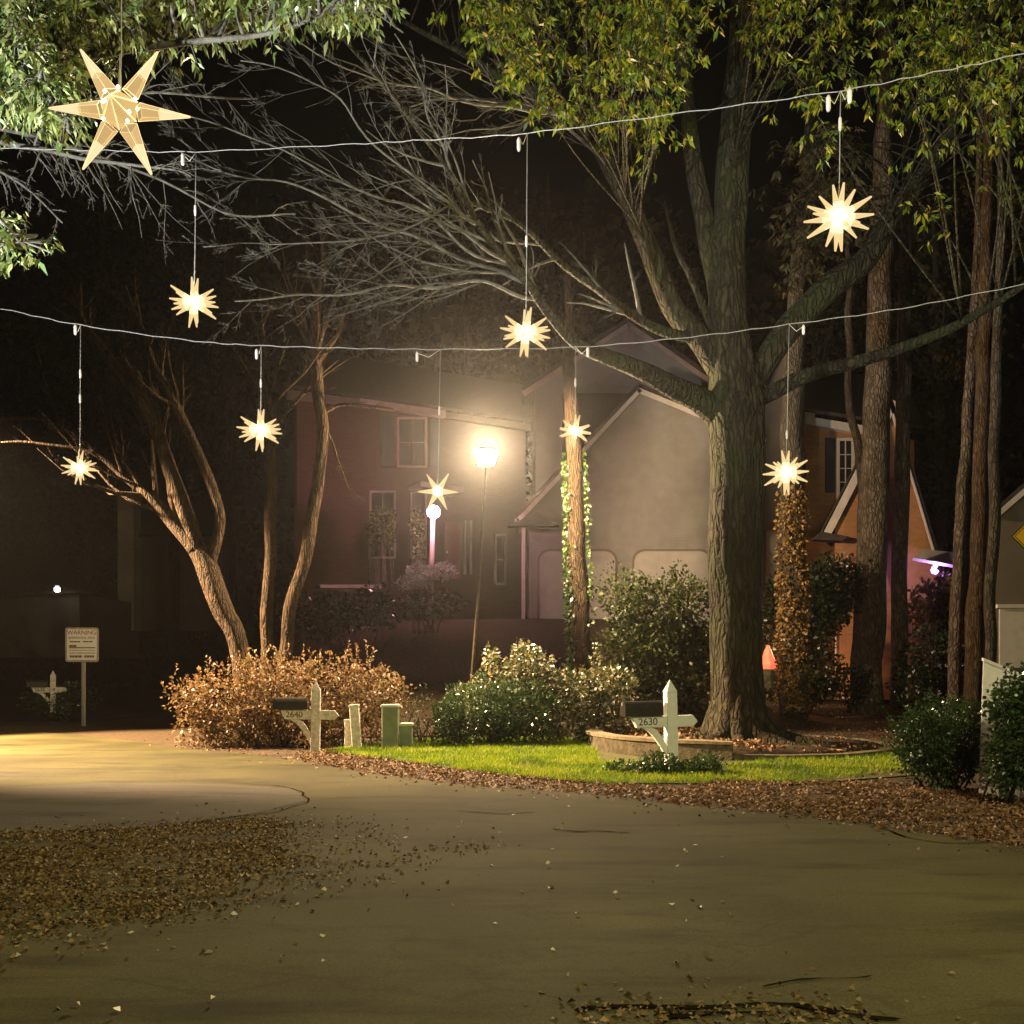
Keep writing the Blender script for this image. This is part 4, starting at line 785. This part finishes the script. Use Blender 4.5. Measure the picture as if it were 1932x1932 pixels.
# ------------------------------------------------------------------ mailboxes
def mailbox(base, rz, s, pm, num, label, tilt=0.0):
    t = empty('mailbox', base, 0); tag(t, label, 'mailbox')
    T = Matrix.Translation(base) @ Euler((0, tilt, rz)).to_matrix().to_4x4() @ Matrix.Scale(s, 4)
    def bld(mb, name, m, par=t, bev=0, sm=False):
        mb.v = [tuple(T @ Vector(v)) for v in mb.v]; return mb.build(name, m, par, sm, bev)
    w = .085
    bld(MB().prism([(-w, -w, -.05), (w, -w, -.05), (w, w, -.05), (-w, w, -.05)], (0, 0, 1.22)), 'post', pm, bev=.006)
    cp = MB(); q = w + .004
    for x, y, z in ((-q, -q, 1.175), (q, -q, 1.175), (q, q, 1.175), (-q, q, 1.175), (0, 0, 1.37)): cp.v.append((x, y, z))
    cp.f += [[0, 3, 2, 1], [0, 1, 4], [1, 2, 4], [2, 3, 4], [3, 0, 4]]; bld(cp, 'post_cap', pm)
    arm = bld(MB().prism([(x, -.05, z) for x, z in ((-.58, .63), (-.66, .80), (.36, .80), (.44, .70), (.36, .62))], (0, .1, 0)), 'arm', pm, bev=.004)
    br = []
    for k in range(9):
        u = k/8; br.append((-.50 + .43*u, .62 - .52*u**1.7 - .0))
    br2_ = [(x + .17 - .08*(i/8), z + .0 if i else .62) for i, (x, z) in enumerate(br)]
    bld(MB().prism([(x, -.035, z) for x, z in br + br2_[::-1]], (0, .07, 0)), 'brace', pm)
    bx = MB(); pr = [(-.11, 0), (.11, 0), (.11, .14)] + [(.11*math.cos(a), .14 + .09*math.sin(a)) for a in np.linspace(.25, math.pi-.25, 7)] + [(-.11, .14)]
    bx.prism([(-.78, y, .815 + z) for y, z in pr], (.62, 0, 0)); box = bld(bx, 'letter_box', M['black_metal'])
    bld(MB().prism([(-.795, y*1.05, .81 + z*1.03) for y, z in pr], (.014, 0, 0)), 'box_door', M['black_metal'], box)
    bld(MB().box((-.802, 0, 1.0), (.012, .03, .05)), 'door_handle', M['metal'], box); bld(MB().box((-.35, -.118, .96), (.12, .01, .025)), 'flag', M['black_metal'], box)
    MT = T @ Matrix.Translation((-.40, -.0525, .715)) @ Euler((R(90), 0, 0)).to_matrix().to_4x4()
    text_mesh(num, .16, M['number'], 'house_number', MT, arm, .002); return t
mb_r = Vector((G(1267, 1446).x, G(1267, 1446).y, 0)); mailbox(mb_r, R(14), 1.02, M['white_wood'], '2630', 'white wooden mailbox post with black box and the number 2630', R(-1.2))
mb_l = Vector((G(595, 1419).x, G(595, 1419).y, 0)); mailbox(mb_l, R(6), .98, M['white_old'], '2640', 'weathered white mailbox post with black box before the autumn shrub', R(.6))
mb_f = GX(100, 29); mailbox(Vector((mb_f.x, 29, .32)), R(20), .86, M['white_old'], '2636', 'dim far left mailbox post with black box in the dark planting')

# ------------------------------------------------------------------ utility boxes and posts by the lawn
def ubox(px, py0, py1, wpx, label, m, name, lid=True, lean=0.0, dep=.3, cat='utility box'):
    b = G(px, py1); h = (py1 - py0) / K * b.y; w = wpx / K * b.y; t = empty(name, b); tag(t, label, cat)
    Mx = Matrix.Translation(b) @ Matrix.Rotation(lean, 4, 'Y')
    mb = MB().box((0, 0, h/2 - .03), (w, dep, h)); mb.v = [tuple(Mx @ Vector(v)) for v in mb.v]; mb.build('body', m, t, bevel=.012)
    if lid: mb = MB().box((0, 0, h - .015), (w*1.1, dep*1.1, .05)); mb.v = [tuple(Mx @ Vector(v)) for v in mb.v]; mb.build('lid', M['box_top'], t, bevel=.008)
    return t
ubox(737, 1330, 1413, 30, 'tall green utility box with a pale lid beside the lawn', M['green_box'], 'utility_box')
ubox(767, 1365, 1411, 22, 'short green utility box right of the taller one', M['green_box'], 'utility_box')
ubox(674, 1330, 1415, 17, 'leaning weathered wooden post next to the left mailbox', M['white_old'], 'wooden_post', True, R(-4), .14, 'post')
ubox(657, 1358, 1413, 13, 'short wooden stub post left of the leaning post', M['white_old'], 'wooden_post', True, R(0), .12, 'post')

# ------------------------------------------------------------------ signs
sb = G(158, 1369); sy = sb.y; sb.z = 0
S = empty('warning_sign', sb); tag(S, 'white warning notice on a thin metal pole at the road edge', 'sign')
MB().box(((sb.x + P(155, 0, sy).x)/2, sy + .04, P(0, 1300, sy).z/2 + .45), (.10, .05, P(0, 1248, sy).z + .9)).build('pole', M['metal'], S, bevel=.008)
def rrect(x0, x1, z0, z1, r, y):
    o = []
    for cx, cz, a0 in ((x1-r, z1-r, 0), (x0+r, z1-r, 90), (x0+r, z0+r, 180), (x1-r, z0+r, 270)):
        for k in range(5): a = R(a0 + k*22.5); o.append((cx + r*math.cos(a), y, cz + r*math.sin(a)))
    return o
x0, x1, z0, z1 = P(123, 0, sy).x, P(186, 0, sy).x, P(0, 1249, sy).z, P(0, 1184, sy).z
plate = MB().prism(rrect(x0, x1, z0, z1, .06, sy), (0, .015, 0)).build('sign_plate', M['metal'], S)
MB().prism(rrect(x0+.05, x1-.05, z0+.05, z1-.05, .03, sy-.006), (0, .005, 0)).build('sign_face', M['sign_white'], plate)
TX = lambda x, z: Matrix.Translation((x, sy-.009, z)) @ Euler((R(90), 0, 0)).to_matrix().to_4x4()
cxs = (x0+x1)/2; hh = z1-z0
text_mesh('WARNING', .165, M['sign_red'], 'lettering', TX(cxs, z1-.15*hh), plate, .001)
text_mesh('RESIDENTIAL AREA', .085, M['sign_dark'], 'lettering', TX(cxs, z1-.30*hh), plate, .001)
mk = MB()
def dash(z, segs, h):
    for a, b in segs: mk.box((x0 + (a+b)/2*(x1-x0), sy-.0085, z1 - z*hh), ((b-a)*(x1-x0), .003, h))
dash(.41, [(.14, .24), (.255, .36), (.37, .45), (.54, .62), (.63, .70), (.715, .82)], .035)
dash(.535, [(.12, .34)], .05); dash(.585, [(.12, .9)], .028); dash(.66, [(.12, .9)], .012); dash(.74, [(.12, .3), (.32, .55), (.57, .9)], .018)
dash(.84, [(.14, .2), (.215, .28), (.295, .38), (.395, .5), (.58, .64), (.655, .72), (.735, .8), (.815, .87)], .06)
mk.build('markings', M['sign_dark'], plate)
yb = GX(1946, 18); Sy = empty('yellow_sign', yb); tag(Sy, 'yellow diamond road sign cut by the right edge', 'sign'); c = P(1947, 1012, 18); hd = 38/K*18
MB().box((c.x, 18.05, c.z/2), (.06, .05, c.z + .5)).build('pole', M['metal'], Sy)
pd = MB().prism([(c.x-hd, 18, c.z), (c.x, 18, c.z+hd), (c.x+hd, 18, c.z), (c.x, 18, c.z-hd)], (0, .012, 0)).build('sign_plate', M['black_metal'], Sy)
for k, m_, o_ in ((.95, 'yellow', .006), (.88, 'number', .010), (.83, 'yellow', .014)): MB().prism([(c.x-hd*k, 18-o_, c.z), (c.x, 18-o_, c.z+hd*k), (c.x+hd*k, 18-o_, c.z), (c.x, 18-o_, c.z-hd*k)], (0, .003, 0)).build('sign_face', M[m_], pd)

# white panel at the right edge
Wf = empty('white_fence', G(1870, 1503)); tag(Wf, 'white painted board panel with a slanting top at the right edge', 'fence')
p0, p1 = P(1847, 1500, 12.55), P(1925, 1508, 12.1); p0.z = 0; p1.z = 0
q0 = Vector((p0.x + .06, p0.y, P(0, 1246, 12.5).z)); q1 = Vector((p1.x, p1.y, P(0, 1276, 12.1).z))
bd = MB().prism([p0, p1, q1, q0], (.02, .06, 0)).build('board', M['white_wood'], Wf)
q2 = Vector((p1.x + 1.2, p1.y - .8, 0)); MB().prism([p1 + Vector((.01, -.004, 0)), q2, q2 + Vector((0, 0, 1.4)), q1 + Vector((.01, -.004, -.004))], (.02, .06, 0)).build('board', M['white_wood'], Wf)
MB().prism([p0.lerp(q0, .99) + Vector((-.01, -.015, .01)), p1.lerp(q1, .99) + Vector((0, -.015, .01)), p1.lerp(q1, .99) + Vector((0, -.015, .05)), p0.lerp(q0, .99) + Vector((-.01, -.015, .05))], (.02, .09, 0)).build('cap_rail', M['white_wood'], Wf)

# ------------------------------------------------------------------ cables and hanging stars
def cable(name, pl, label, r):
    o = empty(name, P(*pl[0][:2], pl[0][2])); tag(o, label, 'cable', 'cables strung across the road')
    mb = MB(); pts = spline([(P(a, b, c), r) for a, b, c in pl], 8); pts = [(p + Vector((0, 0, .008*math.sin(i*1.9))), r_) for i, (p, r_) in enumerate(pts)]; addpath(mb, pts, 6); mb.build('wire', M['cable'], o, True); return o
cable('overhead_cable', [(-700, 235, 11.6), (-250, 268, 11.5), (0, 279, 11.4), (200, 284, 11.3), (370, 286, 11.2), (643, 273, 11), (800, 264, 10.8), (995, 251, 10.4), (1300, 211, 9.6), (1586, 171, 8.8), (1760, 137, 8.5), (1932, 100, 8.2), (2400, -20, 7.6)], 'upper pale cable sagging across the road with three stars', .0045)
cable('overhead_cable', [(-600, 470, 13.4), (-250, 535, 13.5), (0, 582, 13.6), (150, 613, 13.7), (365, 643, 13.9), (492, 652, 14), (660, 657, 14.1), (830, 659, 14.2), (1085, 655, 14.2), (1300, 636, 14.1), (1489, 612, 14), (1700, 582, 13.9), (1932, 536, 13.8), (2500, 420, 13.5)], 'lower pale cable sagging across the road with five stars', .006)
cable('overhead_cable', [(-900, -160, 4.6), (226, -60, 4.4), (900, -90, 4.2), (1700, -200, 4.0)], 'nearest cable above the picture carrying the largest star', .006)
SM_ARM = starmat('lit star plastic', (1, .74, .36), 1.1, .62); SM_BIG = starmat('lit amber plastic', (1, .76, .42), 1.12, .95); SM_HUB = emit('bright star core', (1, .82, .46), 8); SM_LED = emit('star diode', (1, .88, .6), 9); SM_HUBB = starmat('clear amber hub', (1, .66, .26), .95, .45)
def arm_mesh(w, rings, n=4, tip=.1, mats=(), ribs=0):
    """long thin pyramid along +x with its base at the first ring; mats = material per band"""
    mb = MB(); mi = []; r0 = rings[0]
    for rr in rings + (.985,):
        ww = w * (1 - (rr - r0) / (.985 - r0) * (1 - tip))
        for k in range(n): a = 2*math.pi*k/n; mb.v.append((rr, ww*math.cos(a), ww*math.sin(a)))
    mb.v.append((1.0, 0, 0)); m = len(rings)
    for i in range(m):
        for k in range(n): mb.f.append([i*n+k, i*n+(k+1) % n, (i+1)*n+(k+1) % n, (i+1)*n+k]); mi.append(min(i, len(mats)-1))
    for k in range(n): mb.f.append([m*n+k, m*n+(k+1) % n, (m+1)*n]); mi.append(min(m-1, len(mats)-1))
    if ribs:
        q = MB()
        for k in range(n): q.tube([mb.v[k], mb.v[m*n+k]], ribs, 5); q.tube([mb.v[k], mb.v[(k+1) % n]], ribs, 5)
        b = len(mb.v); mb.v += q.v; mb.f += [[b + i for i in f] for f in q.f]; mi += [len(mats)-1] * len(q.f)
    me = bpy.data.meshes.new('star_point'); me.from_pydata(mb.v, [], mb.f); me.update(); me.polygons.foreach_set('material_index', mi)
    for x in mats: me.materials.append(x)
    return me
SM_CLEAR = starmat('clear amber star plastic', (1, .68, .3), .85, .5); SM_RIB = emit('bright star rib', (1, .80, .48), .8)
SM_HOT = starmat('hot star plastic', (1, .80, .44), 2.0, .6)
ARM_S = arm_mesh(.135, (.12, .46), 4, .22, (SM_HOT, SM_ARM)); ARM_B = arm_mesh(.135, (.27, .56), 4, .09, (SM_CLEAR, SM_BIG, SM_RIB), .0035)
ARM_X = arm_mesh(.15, (.2, .4), 4, .15, (SM_ARM,))
def direction(az, el): return Vector((math.cos(R(az))*math.cos(R(el)), -math.sin(R(el)), math.sin(R(az))*math.cos(R(el))))
many = [(82, 4), (98, -4), (-82, -4), (-98, 4)] + [(a, e) for a in (30, 150, -30, -150) for e in (24, -24)] + [(a, e) for a in (0, 180) for e in (20, -24)] + [(78, 56), (-95, 58), (90, -55), (-90, -55)]
six = [(57, 0), (123, 0), (180, 0), (-122, 0), (-64, 0), (-4, 0)]
def star(px, py, rpx, Y, wire_py, wire_px, conn, plug, label, kind='many', rot=(0, 0, 0), power=P_STAR):
    c = P(px, py, Y); rad = rpx/K*Y; t = empty('hanging_star', c); tag(t, label, 'star lantern', 'lit stars hanging from the cables')
    E = Euler((R(rot[0]), R(rot[1]), R(rot[2]))).to_matrix(); am = {'big': ARM_B, 'six': ARM_X, 'many': ARM_S}[kind]
    for az, el in (many if kind == 'many' else six):
        d = E @ direction(az, el); x = d; u = x.cross(Vector((0, 1, 0)) if abs(x.y) < .9 else Vector((0, 0, 1))).normalized(); v = x.cross(u)
        ln = rad * ((.55 if abs(el) == 90 else 1.0) if kind != 'many' else random.uniform(.93, 1.04)); o = bpy.data.objects.new('star_point', am); COL.objects.link(o)
        o.parent = t; o.matrix_basis = Matrix((( x.x*ln, u.x*rad, v.x*rad, 0), (x.y*ln, u.y*rad, v.y*rad, 0), (x.z*ln, u.z*rad, v.z*rad, 0), (0, 0, 0, 1)))
    if kind == 'many':
        hub = MB().lathe(c, [(.02*rad, -.26*rad), (.17*rad, -.2*rad), (.26*rad, 0), (.17*rad, .2*rad), (.02*rad, .26*rad)], 8).build('hub', SM_HUB, t)
    else:                                                   # faceted six sided hub with a short ray facing out at front and back
        hm = MB(); ring_ = [c + E @ direction(az, 0)*(.275*rad) for az in (90, 152, 208, 267, 326, 26)]; fr = c + E @ Vector((0, -.42*rad, 0)); bk = c + E @ Vector((0, .42*rad, 0))
        hm.v = [tuple(p) for p in ring_] + [tuple(fr), tuple(bk)]
        for k in range(6): hm.f.append([k, (k+1) % 6, 6]); hm.f.append([(k+1) % 6, k, 7])
        hub = hm.build('hub', SM_HUBB if kind == 'big' else SM_HUB, t)
        if kind == 'big':
            rb = MB()
            for p in ring_: rb.tube([p, fr], [.011*rad, .009*rad], 5)
            rb.build('hub_ribs', SM_RIB, hub)
    for k in range(9 if kind == 'big' else 0):
        d = rvec(); d.y = -abs(d.y) - .25; MB().lathe(c + d.normalized()*rad*.3, [(.001, -.03*rad), (.026*rad, 0), (.001, .03*rad)], 8).build('diode', SM_LED, hub)
    w = P(wire_px, wire_py, Y); tp_ = c + Vector((0, 0, .26*rad)); cw = .0045 if Y > 6 else .0028
    MB().tube([tp_, tp_.lerp(w, .33) + Vector((.004, 0, 0)), tp_.lerp(w, .66), w], cw, 5).build('cord', M['cable'], t, True)
    sk = .014 * (Y/10) ** .5 if Y > 6 else .008
    MB().lathe(tp_, [(sk*.6, 0), (sk, .01), (sk, .07), (sk*.5, .1), (.003, .16)], 8).build('socket', M['cable'], t, True)
    for cy in conn:
        k = (wire_py - cy) / (wire_py - py); b = w.lerp(c, k); MB().lathe(b, [(.004, -.065), (.013, -.05), (.015, 0), (.013, .05), (.004, .065)], 8).build('connector', M['trim'], t, True)
    for qx, qy in plug:
        e = P(qx, qy, Y-.02); g = MB(); g.tube([w, w.lerp(e, .5) + Vector((0, 0, -.06)), e + Vector((0, 0, .05))], .004, 5); g.lathe(e, [(.012, -.07), (.02, -.05), (.022, .04), (.01, .07)], 8); g.build('plug', M['trim'], t, True)
    point('star_light', c + Vector((0, -.02, 0)), power, (1, .72, .36), .06, t); return t
star(226, 208, 133, 4.3, -60, 230, (), (), 'largest amber six pointed star close overhead at upper left', 'big', (2, 0, 3), 5)
star(366, 571, 48, 11.2, 287, 370, (397,), ((345, 300),), 'star on the left stretch of the upper cable under the bare twigs', 'many', (4, 3, 6))
star(992, 628, 49, 10.4, 251, 995, (455,), ((979, 272),), 'star at the middle of the upper cable above the garage roof', 'many', (-5, 4, -5))
star(1582, 411, 65, 8.8, 171, 1586, (234,), ((1563, 195), (1603, 180)), 'star on the right stretch of the upper cable beside the big trunk', 'many', (6, -3, 8))
star(150, 883, 34, 13.7, 613, 152, (705, 752), ((142, 622),), 'leftmost star of the lower cable over the leaning branches', 'many', (3, 6, 4))
star(491, 812, 43, 14, 652, 493, (723,), ((484, 668),), 'star of the lower cable in front of the two stemmed tree', 'many', (-3, 2, 3))
star(826, 927, 39, 14.2, 659, 831, (775,), ((787, 673),), 'simple six pointed star of the lower cable above the porch lamp', 'six', (4, 0, -6))
star(1085, 813, 33, 14.2, 655, 1086, (722,), ((1109, 664),), 'star of the lower cable before the ivied trunk', 'many', (8, 10, -4))
star(1483, 892, 44, 14, 612, 1489, (820,), ((1516, 622),), 'star of the lower cable between big tree and thick pine', 'many', (5, -4, 10))

# ------------------------------------------------------------------ added glow haze
hz = MB().box((2, 28.5, 16.0), (130, 80, 36)); me = hz.build('haze', bpy.data.materials.new('added glow haze')); m = me.data.materials[0]; m.use_nodes = True; n = m.node_tree.nodes; n.remove(n['Principled BSDF'])
pv = n.new('ShaderNodeVolumePrincipled'); pv.inputs['Color'].default_value = (.92, .9, .88, 1); pv.inputs['Density'].default_value = HAZE; pv.inputs['Anisotropy'].default_value = .87  # haze added to stand in for the lens glow round the lamps
m.node_tree.links.new(pv.outputs[0], n['Material Output'].inputs['Volume']); tag(me, kind='stuff')
